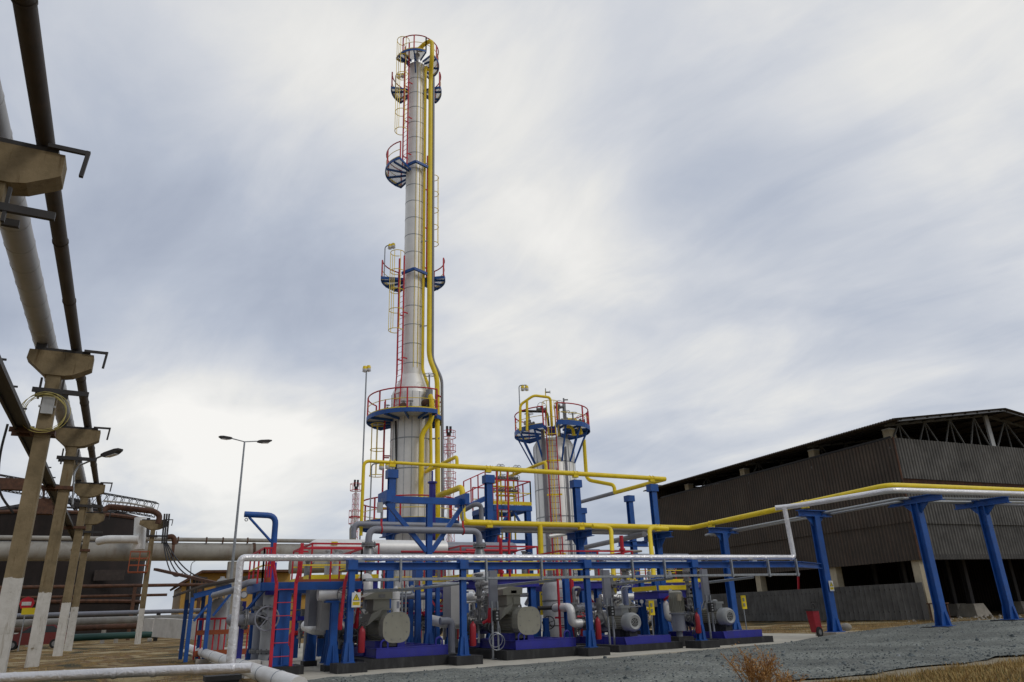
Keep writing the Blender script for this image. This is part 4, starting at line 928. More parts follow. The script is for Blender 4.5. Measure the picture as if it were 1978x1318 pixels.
# grey and silver pipes lying on the arms of the tall row
for k, (dy, z, r, m_, x0, x1, lab) in enumerate(((-.25, 4.50, .10, 'greypipe', 3.8, 21.9, 'grey pipe on the arms of the tall posts, next to the thick yellow one'), (.15, 4.46, .07, 'galv', 7.3, 22.0, 'thin galvanised pipe on the arms of the tall posts'),
      (.5, 4.53, .12, 'alu', 9, 22, 'silver clad pipe on the arms of the tall posts'), (.85, 4.46, .07, 'greypipe', 9, 21, 'thin grey pipe at the back of the tall post arms'))):
    g = MB(); g.tube([(x0, Y0+dy, z), (x1, Y0+dy, z)] if k else [at(683, 1040, Y=Y0+dy), (at(683, 1018, Y=Y0+dy).x, Y0+dy, z), (x1, Y0+dy, z)], r, 12, .25); tag(g.build('grey_pipe' if k != 2 else 'clad_pipe', m_), lab, 'pipe')
g = MB(); g.tube([at(1060, 1037, Y=29), (at(1185, 1025, Y=29).x, 29, 4.9), at(1200, 1020, Y=28)], .09, 10, .3); tag(g.build('clad_pipe', 'alu'), 'short silver pipe with a turned end right of the wide silver tank', 'pipe')
g = MB(); a_, b_ = at(1120, 1060, Y=34), at(1245, 1032, Y=26.5); g.tube([a_, b_], .12, 12); tag(g.build('clad_pipe', 'greypipe'), 'sloping grey pipe low between the tall posts and the shed', 'pipe')
# ---- Y-shaped support with the hung grey pipe
YY = 20.5; cx = at(829, 1000, Y=YY).x; xa, xb = at(741, 962, Y=YY).x, at(900, 973, Y=YY).x; zc = 4.41
t = thing('pipe_support', (cx, YY, 0), 'big blue Y-shaped frame with two slanting struts, before the silver column', 'pipe support')
g = MB(); hcol(g, cx, YY, .3, zc-.1, .16); g.build('post', 'blue', t)
g = MB(); g.bar((xa, YY, zc), (xb, YY, zc), .17, .19); g.build('cross_beam', 'blue', t)
zb_ = at(826, 1065, Y=YY).z
for s, x in ((-1, xa+.1), (1, xb-.1)):
    g = MB(); g.bar((x, YY, zc-.1), (cx+s*.08, YY, zb_), .12, .12); g.build('strut', 'blue', t)
g = MB()
for x in (xa+.05, xb-.1): g.bar((x, YY-.35, zc+.06), (x, YY+.5, zc+.06), .14, .32)
g.build('end_beam', 'blue', t); footing(t, cx, YY, .3, .4, .4)
hp = thing('grey_pipe', (cx, YY-.2, 3.5), 'grey flanged pipe hung on rods under the blue Y-shaped frame', 'pipe')
hy = YY-.1; q0, q1 = at(713, 1028, Y=hy), at(926, 1040, Y=hy); hz_ = at(800, 1024, Y=hy).z
g = MB(); g.tube([(q0.x-.02, hy, 2.75), (q0.x, hy, hz_), (q1.x, hy, hz_), (q1.x, hy, 2.75)], .095, 14, .24); g.build('body', 'greypipe', hp)
for x in (q0.x, q1.x): g = MB(); g.flange((x, hy, 3.12), (0, 0, 1), .2, .05, 10); g.cyl((x, hy, 2.85), (x, hy, 3.08), .17, .11, 14); g.build('flange', 'steel', hp)
for px in (737, 894):
    x = at(px, 1000, Y=hy).x; g = MB(); g.cyl((x, hy, hz_), (x, hy, zc), .012, n=6); g.cyl((x, hy, hz_+.3), (x, hy, hz_+.55), .035, n=8); g.build('hanger_rod', 'galv', hp)
    g = MB(); g.ring((x, hy, hz_), .105, .02, (1, 0, 0), 18); g.bar((x, hy, hz_+.1), (x, hy, hz_+.3), .05, .03); g.build('clamp', 'red', hp)
g = MB(); x = at(730, 985, Y=hy).x; g.box(x-.07, x+.07, YY-.33, YY-.24, zc-.42, zc-.14); tag(g.build('junction_box', 'lightgrey'), 'small pale box under the left end of the blue Y-shaped frame', 'junction box')
# lower fat grey pipe and long silver vessel behind
vs = thing('horizontal_vessel', (8.4, 24, 0), 'long silver clad horizontal vessel with a round left end, behind the foil pipe', 'vessel')
v0, v1 = at(612, 1056, Y=24), at(860, 1050, Y=24)
g = MB(); g.lathe([(.01, -.28), (.14, -.24), (.23, -.12), (.27, 0), (.27, v1.x-v0.x)], (v0.x, 24, 3.35), (1, 0, 0), 24); g.build('shell', 'alu', vs)
g = MB(); g.lathe([(.2, 0), (.2, 2.6), (.15, 2.72), (.01, 2.76)], (v1.x, 24, 3.38), (1, 0, 0), 20); g.build('bare_end', 'greypipe', vs)
g = MB(); 
for x in (v0.x+1.2, v0.x+3.4): g.box(x-.12, x+.12, 23.8, 24.2, 2.4, 3.12)
g.build('saddle', 'blue', vs); g = MB(); c = at(646, 1050, Y=23.72); g.box(c.x-.1, c.x+.1, 23.7, 23.725, 3.42, 3.52); g.build('label_plate', 'warnyellow', vs)
# ================================================================ tall silver column
TA = (TX, TY)
def zt(y, x=800): return at(x, y, Y=TY).z
def deck(parent, ax, r0, r1, z, a0, a1, rail=True, brackets=5, h=1.05, drop=.55, shell=None, skirt=.16, gap=None, rail_a=None, mid=True, braces_to=None, plate='grating'):
    """ring sector platform: grating, blue fascia, red railing with yellow mid rail, blue brackets"""
    n = max(3, int(abs(a1-a0)/8)); A = lambda k: a0+(a1-a0)*k/n; g = MB()
    for k in range(n): g.add([pol(ax, A(k), r0, z), pol(ax, A(k+1), r0, z), pol(ax, A(k+1), r1, z), pol(ax, A(k), r1, z), pol(ax, A(k), r0, z-.03), pol(ax, A(k+1), r0, z-.03), pol(ax, A(k+1), r1, z-.03), pol(ax, A(k), r1, z-.03)],
                            [(0, 1, 2, 3), (7, 6, 5, 4)])
    d = g.build('platform', plate, parent)
    g = MB()
    for k in range(n): g.bar(pol(ax, A(k), r1+.01, z-.02), pol(ax, A(k+1), r1+.01, z-.02), .03, skirt)
    for a in (a0, a1): g.bar(pol(ax, a, r0, z-.05), pol(ax, a, r1, z-.05), .04, skirt*.9)
    g.build('fascia', 'blue', d)
    g = MB()
    for k in range(n): g.bar(pol(ax, A(k), r1-.02, z+.08), pol(ax, A(k+1), r1-.02, z+.08), .012, .12)
    g.build('toe_board', 'yellow', d)
    g = MB()
    for k in range(brackets):
        a = a0+(a1-a0)*(k+.5)/brackets if brackets > 1 else (a0+a1)/2
        g.bar(pol(ax, a, r0, z-.10), pol(ax, a, r1-.02, z-.10),   .06, .11)
        if braces_to: g.bar(pol(ax, a, r1-.12, z-.14), pol(ax, a, braces_to[0], z-braces_to[1]), .075, .075)
        elif drop: g.bar(pol(ax, a, r1-.2, z-.14), pol(ax, a, r0+.02, z-.1-drop), .06, .06)
    g.build('bracket', 'blue', d)
    if rail:
        b0, b1 = rail_a or (a0, a1); m = max(2, int(abs(b1-b0)/9)); B = lambda k: b0+(b1-b0)*k/m; g = MB()
        top = [pol(ax, B(k), r1-.03, z+h) for k in range(m+1)]; g.tube(top, .033, 6)
        ps = max(2, int(abs(b1-b0)/32)+1)
        for k in range(ps): a = b0+(b1-b0)*k/(ps-1); g.bar(pol(ax, a, r1-.03, z), pol(ax, a, r1-.03, z+h), .062, .062)
        rl = g.build('railing', 'red', d)
        if mid: g = MB(); g.tube([pol(ax, B(k), r1-.03, z+h*.52) for k in range(m+1)], .018, 5); g.build('mid_rail', 'yellow', rl)
    return d
def ladder(parent, c, nrm, z0, z1, w=.42, cage=None, ext=1.0, cr=.36, hoops=None):
    """c: ladder centre (x,y), nrm: side the climber stands on"""
    nrm = Vector((nrm[0], nrm[1], 0)).normalized(); t = Vector((-nrm.y, nrm.x, 0)); c = Vector((c[0], c[1], 0)); g = MB()
    for s in (-1, 1): g.bar(c+t*s*w/2+Zv*z0, c+t*s*w/2+Zv*(z1+ext), .06, .06, up=nrm)
    k = z0+.2
    while k < z1: g.cyl(c-t*w/2+Zv*k, c+t*w/2+Zv*k, .012, n=5, cap=False); k += .3
    z = z0+.8
    while z < z1:
        for s in (-1, 1): g.bar(c+t*s*w/2+Zv*z, c+t*s*w/2+Zv*z-nrm*.28, .04, .06)
        z += 2.4
    l_ = g.build('ladder', 'red', parent)
    if cage:
        g = MB(); cc = c+nrm*(cr*.75); c0, c1 = cage; n = hoops or max(2, round((c1-c0)/1.15))
        P = lambda a, z: cc+(t*math.cos(a)+nrm*math.sin(a))*cr+Zv*z
        for i in range(n+1):
            z = c0+(c1-c0)*i/n; g.tube([c+t*w/2+Zv*z]+[P(rad(-25+230*k/12), z) for k in range(13)]+[c-t*w/2+Zv*z], .020, 5)
        for a in (10, 60, 120, 170): g.bar(P(rad(a), c0), P(rad(a), c1), .03, .012)
        g.build('safety_cage', 'yellow', l_)
    return l_
tower = thing('distillation_column', (TX, TY, 0), 'very tall slender silver column with blue platforms and red ladders', 'column')
zs = {k: zt(v, x) for k, v, x in (('neck', 727, 798), ('shoulder', 766, 797), ('top', 129, 811), ('p2', 176, 809), ('p3', 335, 803), ('p4', 540, 801), ('p5', 813, 797), ('p6', 1016, 794))}
RU, RL = .505, .985
g = MB(); g.lathe([(RL, .6), (RL, zs['shoulder'])], (TX, TY, 0), n=40); g.build('lower_shell', 'alu', tower)
g = MB(); g.lathe([(RL, zs['shoulder']), (RL*.97, zs['shoulder']+.1), (RU+.06, zs['neck']-.12), (RU, zs['neck'])], (TX, TY, 0), n=40); g.build('cone', 'alu', tower)
g = MB(); g.lathe([(RU, zs['neck']), (RU, zs['top']-.15), (.2, zs['top']+.1), (.01, zs['top']+.12)], (TX, TY, 0), n=36); g.build('upper_shell', 'alu', tower)
g = MB(); z = 1.9
while z < zs['shoulder']: g.lathe([(RL, -.03), (RL+.012, -.02), (RL+.012, .02), (RL, .03)], (TX, TY, z), n=40); z += 1.42
for a in range(0, 360, 20): g.bar(pol(TA, a, RL+.003, .7), pol(TA, a, RL+.003, zs['shoulder']), .024, .016)
z = zs['neck']+.55
while z < zs['top']-.3: g.lathe([(RU, -.025), (RU+.010, -.018), (RU+.010, .018), (RU, .025)], (TX, TY, z), n=36); z += 1.02
g.build('seam_band', 'galv', tower)
g = MB(); g.lathe([(1.25, 0), (1.25, .6), (RL, .62)], (TX, TY, 0), n=32); g.build('skirt', 'conc', tower)
# platforms
deck(tower, TA, .5, 1.28, zs['top']+.05, 58, 122, brackets=1, drop=.9, mid=True, skirt=.14)
deck(tower, TA, .5, 1.28, zs['top']+.02, -62, 42, brackets=3, drop=0, rail_a=(-62, 58), skirt=.14)
deck(tower, TA, .5, 1.28, zs['top']+.02, 122, 150, brackets=1, drop=.3, rail=False, skirt=.14)
deck(tower, TA, .5, 1.45, zs['p2'], 165, 222, brackets=2, drop=0)
deck(tower, TA, .5, 1.42, zs['p2']-.05, -45, 12, brackets=2, drop=0)
deck(tower, TA, .5, 1.62, zs['p3'], 112, 232, brackets=4, drop=0)
deck(tower, TA, .5, 1.66, zs['p4'], 165, 235, brackets=3, drop=0, rail_a=(172, 232))
deck(tower, TA, .5, 1.62, zs['p4'], -55, 8, brackets=3, drop=0)
deck(tower, TA, RL, 2.12, zs['p5'], 48, 215, brackets=6, drop=0, plate='lightgrey', rail_a=(48, 205), skirt=.2)
deck(tower, TA, RL, 1.5, zs['p5'], -50, 30, brackets=3, drop=0, plate='lightgrey', skirt=.2)
deck(tower, TA, RL, 2.25, zs['p6'], -40, 225, brackets=8, drop=0, skirt=.26, plate='lightgrey')
g = MB()
for z in (zs['p3'], zs['p4']):
    a0, a1, a2 = pol(TA, 135, .75, z+.1), pol(TA, 80, .80, z+.22), pol(TA, 25, .9, z+.05); g.bar(a0, a1, .1, .14); g.bar(a1, a2, .1, .14)
g.build('tie_beam', 'blue', tower)
# ladders
nl = (VF-VR).normalized()
def lad(a, r, z0, z1, cage, nr=nl, **k): c = pol(TA, a, r, 0); return ladder(tower, c, nr, z0, z1, cage=cage, **k)
lad(128, .80, zs['p3'], zs['top'], (zs['p3']+2.2, zs['top']+1.1), w=.40)
lad(132, .80, zs['p5']+2.2, zs['p4'], (zs['p5']+4.4, zs['p4']+1.15), w=.42)
lad(-22, .84, zs['p4'], zs['p3']+.4, (zs['p4']+2.3, zs['p3']), nr=(VR*.55-VF*.85), w=.40, cr=.32)
lad(172, 1.28, zs['p6'], zs['p5'], (zs['p6']+2.3, zs['p5']-.2), nr=(-VR+VF*.25), w=.42)
g = MB(); c = pol(TA, 132, .80, 0); tv = Vector((-nl.y, nl.x, 0))
for s in (-1, 1): g.bar(c+tv*s*.21+Zv*(zs['p5']+2.25), pol(TA, 118, 1.22, 0)+tv*s*.21+Zv*(zs['p5']+.05), .05, .05)
k = 0
for i in range(7): t_ = (i+.5)/7; p = (c+Zv*(zs['p5']+2.25)).lerp(pol(TA, 118, 1.22, 0)+Zv*(zs['p5']+.05), t_); g.cyl(p-tv*.21, p+tv*.21, .012, n=5)
g.build('sloping_ladder', 'red', tower)
g = MB(); g.tube([pol(TA, 128, RL+.05, zs['p5']-.2), pol(TA, 122, RL+.05, zs['p5']-2), pol(TA, 126, RL+.05, zs['p5']-4), pol(TA, 128, RL+.05, .8)], .045, 6); g.build('cable', 'cable', tower)
g = MB()
for a in (76, 54): g.tube([pol(TA, a, RU+.03, zs['neck']+.3), pol(TA, a, RU+.03, zs['top']-.3)], .013, 5)
g.build('conduit', 'yellow', tower)
g = MB()
for a, z in ((100, zs['p5']+.35), (84, zs['p5']+.35), (150, zs['p5']+.35)):
    p = pol(TA, a, RL+.25, z); g.cyl(p-Zv*.35, p+Zv*.2, .05, n=8); g.cyl(p-Zv*.1, p+Zv*.02, .1, n=8); g.wheel(p+Zv*.28, .12, (0, 0, 1))
p = pol(TA, 42, RL+.3, zs['p5']+1.35); g.wheel(p+Zv*.65, .28, (0, 0, 1), .016); g.cyl(p-Zv*.8, p+Zv*.6, .04, n=8); g.cyl(p-Zv*.9, p-Zv*.1, .17, n=12)
g.build('valve', 'steel', tower)
g = MB(); p = pol(TA, 44, RL-.1, zs['p5']+.62); q = pol(TA, 44, RL+.55, zs['p5']+.62); g.cyl(p, q, .19, n=16); g.cyl(pol(TA, 100, RL, zs['p5']+.2), pol(TA, 100, RL+.35, zs['p5']+.45), .16, n=12); g.build('nozzle', 'rust', tower)
g = MB(); p = pol(TA, 80, .1, zs['top']+.2); g.cyl(p, p+Zv*.5, .09, n=10); g.flange(p+Zv*.5, (0, 0, 1), .16, .03, 6); g.wheel(p+Zv*.95, .12, VF); g.cyl(p+Zv*.5, p+Zv*.95, .05, n=8); g.cyl(p+Zv*.75, p+Zv*.75+VR*.3, .04, n=6); g.build('top_valve', 'steel', tower)
# pipes of the column
def tpx(x, y, f=0.0): return at(x, y, Y=TY-f)
def vp_(R_, F_, z): return Vector((TX, TY, z))+VR*R_+VF*F_
rise = thing('gas_pipe', (TX+1, TY-1, 0), 'thick yellow riser running up the right side of the tall silver column to its top', 'pipe')
zj = zt(727, 798)
g = MB(); g.tube([vp_(.15, .25, zs['top']+1.0), vp_(.62, .75, zs['top']+1.0), vp_(1.0, 1.0, zs['top']+.85), vp_(1.0, 1.0, zs['top']-.3), vp_(.86, .4, zs['top']-1.3), vp_(.88, .4, zj+.8), vp_(1.28, .4, zj-.25), vp_(1.36, .4, .8)], .122, 14, .4); g.build('body', 'yellow', rise)
g = MB()
for i in range(4):
    z = zj+2.5+i*4.8; g.bar(vp_(.35, .3, z), vp_(.86, .4, z), .035, .05)
for z in (3, 6, 9): g.bar(vp_(.8, .4, z), vp_(1.4, .5, z), .05, .07)
g.build('bracket', 'galv', rise)
gp = MB(); gp.tube([vp_(1.02, .35, zs['top']-1.2), vp_(1.04, .35, zj+.7), vp_(1.50, .30, zj-.3), vp_(1.56, .30, .8)], .075, 10, .3); tag(gp.build('grey_pipe', 'greypipe'), 'grey pipe running up behind the thick yellow riser of the tall column', 'pipe')
br = at(890, 878, Y=YR+.3)
g = MB(); g.tube([vp_(.70, .1, zs['top']-.5), vp_(.55, .30, zs['top']-.3), vp_(.55, .30, zj+.2), vp_(.98, .72, zj-1.0), vp_(1.05, .72, br.z+.25), Vector((br.x, TY-1.1, br.z)), Vector((br.x, Y0, br.z)), Vector((br.x, Y0, zu))], .075, 12, .25)
tag(g.build('gas_pipe', 'yellow'), 'thin yellow pipe down the tall column, branching out to the upper yellow pipe', 'pipe')
zq = zs['p5']
g = MB(); p_ = lambda R_, F_, z: vp_(R_, F_, z)
g.tube([pol(TA, 44, RL+.5, zq+.62), vp_(1.02, 1.12, zq+.95), vp_(1.12, 1.15, zq+.6), vp_(1.12, 1.2, zq-.35), vp_(.66, 1.22, zq-.95), vp_(.66, 1.22, ztop+.3), ], .118, 16, .32)
g.tube([vp_(.66, 1.22, ztop+.5), vp_(.66, 1.22, ztop), Vector((pvx, YR+1.5, ztop)), Vector((pvx, YR, ztop)), Vector((pvx, YR, zrow)), Vector((pvx+1.2, YR, zrow))], .117, 16, .32)
tag(g.build('gas_pipe', 'yellow'), 'thick yellow pipe looping off the tall column and down over the blue Y-shaped frame', 'pipe')
# ================================================================ floodlights
def flood(base, top, arm, lamps, label, r=.03, hang=True):
    t = thing('floodlight', base, label, 'floodlight', 'floodlights on thin poles'); g = MB(); g.tube([base, top] + ([top+arm] if arm is not None else []), r, 8, .15); g.build('pole', 'galv', t)
    for q in lamps:
        p = (top+arm if arm is not None else top)+q; g = MB(); g.lathe([(.02, .12), (.08, .10), (.105, 0), (.105, -.05)], p, n=12); l_ = g.build('lamp_housing', 'yellow', t)
        g = MB(); g.lathe([(.11, -.05), (.10, -.14), (.04, -.2), (.01, -.21)], p, n=12); g.build('globe', 'glass', l_)
        g = MB(); g.ring(p+Vector((0, 0, -.16)), .115, .008, n=12, m=4); g.build('guard', 'galv', l_)
f0 = at(703, 905, Y=31.2); f1 = at(708, 712, Y=31.2); f0.x = f1.x
flood(f0-Zv*3.2, f1, None, [Vector((-.08, 0, .0)), Vector((.1, 0, .05))], 'floodlight on a tall pole left of the round blue platform of the tall column', .035)
b_ = pol(TA, 188, 1.6, zs['p4']); flood(b_, b_+Zv*2.1, VR*.42+Zv*.16, [VR*-.16+Zv*-.14, VR*.02+Zv*-.10], 'pair of floodlights above the middle left platform of the tall column')
b_ = pol(TA, 195, 1.35, zs['p2']); flood(b_, b_+Zv*1.5, VR*.4+Zv*.05, [VR*-.2+Zv*-.14, VR*.02+Zv*-.12], 'pair of floodlights near the top of the tall column')
b_ = at(714, 1010, Y=30.0); flood(b_, Vector((b_.x, 30, at(717, 897, Y=30).z)), VR*.6+VF*.3, [VR*-.12+Zv*-.12, VR*.14+Zv*-.1], 'pair of floodlights low on the left of the silver column')

# ================================================================ wide silver tank
KY = 34.0; kx = at(1071, 900, Y=KY).x; KA = (kx, KY); KR = 1.13
def kz(y): return at(1071, y, Y=KY).z
tank = thing('process_tank', (kx, KY, 0), 'wide silver tank with two round blue platforms and a red ladder', 'tank')
ktop = kz(858); kd = kz(838)
g = MB(); g.lathe([(KR, .3), (KR, ktop-.15), (KR*.85, ktop+.12), (KR*.4, ktop+.32), (.01, ktop+.36)], (kx, KY, 0), n=40); g.build('shell', 'alu', tank)
g = MB(); z = 1.5
while z < ktop: g.lathe([(KR, -.03), (KR+.014, -.02), (KR+.014, .02), (KR, .03)], (kx, KY, z), n=40); z += 1.45
for a in range(8, 360, 20): g.bar(pol(KA, a, KR+.003, .4), pol(KA, a, KR+.003, ktop-.2), .024, .016)
g.build('seam_band', 'galv', tank)
deck(tank, KA, .75, 2.08, kd+.15, 2, 85, brackets=3, skirt=.27, rail_a=(-10, 85), braces_to=(KR, 1.9))
deck(tank, KA, .75, 2.08, kd+.15, -60, 2, brackets=2, skirt=.27, braces_to=(KR, 1.9))
deck(tank, KA, .75, 2.12, kd, 106, 232, brackets=4, skirt=.25, rail_a=(106, 232), braces_to=(KR, 1.9))
g = MB(); a_, b_ = pol(KA, 106, KR+.12, kd-.15), pol(KA, 85, KR+.12, kd-.15); g.bar(a_, b_, .06, .5); g.build('front_panel', 'violet', tank)
lc = pol(KA, 96, KR+.28, 0); ladder(tank, lc, VF, .3, kd, w=.52, cage=(kd-.5, kd+1.35), hoops=2, cr=.4)
g = MB()
for z in (ktop-1.2, ktop-3.0, ktop-4.6, ktop-6): g.bar(lc+Zv*z-VR*.4, lc+Zv*z+VR*.4, .03, .09)
for s in (-.12, .02): g.bar(lc+VF*.05+VR*s+Zv*1.0, lc+VF*.05+VR*s+Zv*kd, .035, .02)
g.build('ladder_strap', 'yellow', tank)
g = MB(); p = pol(KA, 60, KR+.08, 0); g.tube([p+Zv*.5, p+Zv*(ktop-.4)], .05, 8); p = pol(KA, 118, KR+.14, 0); g.bar(p+Zv*.5, p+Zv*(kd), .2, .05); g.build('conduit', 'greypipe', tank)
# things on its top
def hv(g, p, s=1.0, ax=(0, 0, 1), R=.15):
    ax = Vector(ax).normalized(); g.cyl(p-Zv*.02, p+ax*.45*s, .035*s, n=8); g.cyl(p-ax*.05*s, p+ax*.16*s, .085*s, n=10); a, b = g.frame(ax); g.cyl(p-a*.22*s, p+a*.22*s, .07*s, n=10)
    g.cyl(p-a*.24*s, p-a*.19*s, .11*s, n=10); g.cyl(p+a*.19*s, p+a*.24*s, .11*s, n=10); g.wheel(p+ax*.45*s, R*s, ax, .013)
g = MB()
for R_, F_, zz in ((-1.3, .9, .4), (1.1, 1.1, .3), (1.5, .7, .45), (.7, 1.3, .35), (.4, .4, 1.4), (-.6, 1.2, 1.1)): hv(g, Vector((kx, KY, kd+zz))+VR*R_+VF*F_, 1.2, VF if zz > .42 else (0, 0, 1), .2)
for R_, F_, h in ((.35, .2, 2.1), (.75, -.3, 2.4)): p = Vector((kx, KY, ktop))+VR*R_+VF*F_; g.cyl(p, p+Zv*h, .1, n=10); g.cyl(p+Zv*h, p+Zv*(h+.3), .05, n=8); g.cyl(p+Zv*(h+.2), p+Zv*(h+.2)+VR*.25, .04, n=6)
g.build('valve', 'steel', tank)
g = MB(); o = Vector((kx, KY, ktop)); g.cyl(o+VR*.55+VF*.6+Zv*1.0, o+VR*.9+VF*.7+Zv*1.1, .22, n=14); g.build('nozzle', 'lightgrey', tank)
def kp(R_, F_, z): return Vector((kx, KY, z))+VR*R_+VF*F_
g = MB(); g.tube([kp(.8, .7, ktop+1.15), kp(1.35, .8, ktop+1.1), kp(1.5, .85, ktop+.3)], .12, 12, .35); g.tube([kp(.6, .9, ktop+.75), kp(1.05, 1.0, ktop+.7), kp(1.1, 1.0, ktop+.2)], .09, 12, .3); tag(g.build('pipe_bend', 'yellow'), 'yellow pipe bends among the valves on the right platform of the wide silver tank', 'pipe')
a1, a2, a3, a4 = at(1005, 832, Y=KY-.6), at(1005, 782, Y=KY-.6), at(1031, 764, Y=KY-1), at(1063, 768, Y=KY-1)
g = MB(); g.tube([a1, a2, a3, a4, Vector((a4.x, a4.y, kd-.4))], .075, 10, .2); g.tube([at(1018, 832, Y=KY-.8), at(1018, 774, Y=KY-.8)], .07, 10); c = at(1054, 766, Y=KY-1); g.cyl(c, c+Zv*.3, .03, n=6); tag(g.build('vent_pipe', 'yellow'), 'yellow pipe arch above the left platform of the wide silver tank', 'pipe')
g = MB(); c = at(1054, 758, Y=KY-1); g.cyl(c-Zv*.05, c+Zv*.22, .03, n=6); g.cyl(c, c+VR*.22, .04, n=6); g.wheel(c+VR*.24, .09, VR, .01); tag(g.build('vent_valve', 'steel'), 'small valve sticking up from the yellow pipe arch', 'valve')
g = MB(); g.tube([kp(-1.7, .8, kd+1.15), kp(-.3, 1.0, kd+1.0), kp(-.25, 1.0, kd+.2)], .07, 8, .2); tag(g.build('dark_pipe', 'dark'), 'dark insulated pipe across the left platform of the wide silver tank', 'pipe')
b_ = at(1006, 838, Y=KY-.5); tp_ = at(1005, 745, Y=KY-.5); tp_.x = b_.x; flood(b_, tp_, VR*.42, [VR*-.22+Zv*-.14, VR*.0+Zv*-.14], 'pair of yellow floodlights on a bent pole above the wide silver tank')
g = MB(); w0 = at(1128, 853, X=xr_-.3); 
g.tube([at(1128, 850, Y=KY-1.0), at(1133, 927, Y=KY-1.0), at(1186, 937, Y=e1.y), Vector((xr_, e1.y, zu))], .10, 12, .35); tag(g.build('gas_pipe', 'yellow'), 'yellow pipe zigzagging down from the right platform of the wide silver tank', 'pipe')
# ================================================================ red railed platform with yellow valves
mz = 4.6; MY = 29.5
def mp_(px, py): return at(px, py, Y=MY)
mx0, mx1 = mp_(905, 980).x, mp_(1026, 980).x; mz = mp_(1000, 976).z
ms = thing('process_platform', (mx1-2, MY+1, 0), 'blue steel platform with red railings and yellow valves, left of the wide silver tank', 'platform')
g = MB(); g.box(mx0+1.2, mx1, MY, MY+2.2, mz-.03, mz); g.build('deck', 'grating', ms)
g = MB()
for y in (MY, MY+2.2): g.bar((mx0+1.2, y, mz-.14), (mx1, y, mz-.14), .1, .22)
for x in (mx0+1.2, mx1): g.bar((x, MY, mz-.14), (x, MY+2.2, mz-.14), .1, .22)
for x in (mx0+1.3, mx1-.15):
    for y in (MY+.1, MY+2.1): g.ibeam((x, y, .2), (x, y, mz-.25), .24, .24)
g.bar((mx1-.15, MY+.1, mz-1.4), (mx1-.9, MY+.1, mz-.2), .09); g.bar((mx0+1.3, MY+.1, mz-1.4), (mx0+2.1, MY+.1, mz-.2), .09); g.bar((mx0+1.3, MY+.1, mz-1.6), (mx1-.15, MY+.1, mz-1.6), .12, .16); g.build('frame', 'blue', ms)
g = MB(); g.box(mx0+1.2, mx1, MY-.06, MY-.045, mz, mz+.15); g.box(mx1+.02, mx1+.035, MY, MY+2.2, mz, mz+.15); g.build('toe_board', 'yellow', ms)
g = MB(); mr_ = MB()
for a_, b_ in (((mx0+1.2, MY), (mx1, MY)), ((mx1, MY), (mx1, MY+2.2)), ((mx0+1.2, MY+2.2), (mx1, MY+2.2))):
    g.bar((*a_, mz+1.1), (*b_, mz+1.1), .05, .05); mr_.bar((*a_, mz+.55), (*b_, mz+.55), .035, .035)
    for k in range(4): f = k/3; g.bar((a_[0]+(b_[0]-a_[0])*f, a_[1]+(b_[1]-a_[1])*f, mz), (a_[0]+(b_[0]-a_[0])*f, a_[1]+(b_[1]-a_[1])*f, mz+1.1), .05, .05)
rl = g.build('railing', 'red', ms); mr_.build('mid_rail', 'yellow', rl)
# stair rail sloping up from the left
g = MB(); s0, s1 = at(896, 978, Y=MY+.5), at(938, 958, Y=MY+.5)
for dz in (1.1, .55): g.bar(s0+Zv*dz, s1+Zv*dz, .045)
for f in (0, .33, .66, 1): g.bar(s0.lerp(s1, f), s0.lerp(s1, f)+Zv*1.1, .045)
g.build('stair_railing', 'red', ms); g = MB(); g.bar(s0-Zv*.1, s1-Zv*.1, .8, .2); g.build('stair', 'blue', ms)
g = MB(); p = at(975, 1000, Y=MY-.4)
lx = at(972, 1000, Y=MY-.3).x; g2 = ladder(ms, (lx, MY-.3), (0, -1), .2, mz, w=.55, cage=None, ext=1.5)
vm = thing('valve_manifold', (mx0+2.0, MY+.6, mz), 'cluster of yellow pipes with small steel valves on the red railed platform', 'valves')
g = MB(); v = MB()
for px in (962, 968, 983, 993): 
    x = at(px, 960, Y=MY+.6).x; g.tube([(x, MY+.6, mz-1.5), (x, MY+.6, mz+1.75)], .04, 7)
    for z in (mz+.7, mz+1.3): hv(v, Vector((x, MY+.6, z)), .9, (0, -1, 0), .13)
for z, pa_, pb_ in ((mz+1.7, 955, 1003), (mz+.9, 952, 990), (mz+.5, 958, 995)): g.tube([(at(pa_, 930, Y=MY+.5).x, MY+.55, z), (at(pb_, 930, Y=MY+.5).x, MY+.55, z)], .075 if z > mz+1.5 else .05, 8)
for px in (958, 964, 990, 996): hv(v, Vector((at(px, 920, Y=MY+.5).x, MY+.5, mz+1.75)), .8, (0, -1, 0), .14)
g.build('pipe', 'yellow', vm); v.build('valve', 'steel', vm)
c1, c2 = at(990, 916, Y=MY+.5), at(1055, 893, Y=MY-1.5)
b2 = at(1054, 892, Y=Y0); g = MB(); g.tube([Vector((b2.x, MY+3.5, b2.z-.05)), Vector((b2.x, Y0, b2.z)), Vector((b2.x, Y0, zu))], .07, 10, .2); tag(g.build('gas_pipe', 'yellow'), 'thin yellow branch joining the upper yellow pipe before the wide silver tank', 'pipe')
g = MB(); g.tube([at(898, 985, Y=29), at(918, 974, Y=28.6), at(929, 976, Y=28.6), at(931, 1020, Y=28.6)], .10, 10, .3); tag(g.build('grey_pipe', 'greypipe'), 'grey pipe with a turned down end left of the red railed platform', 'pipe')
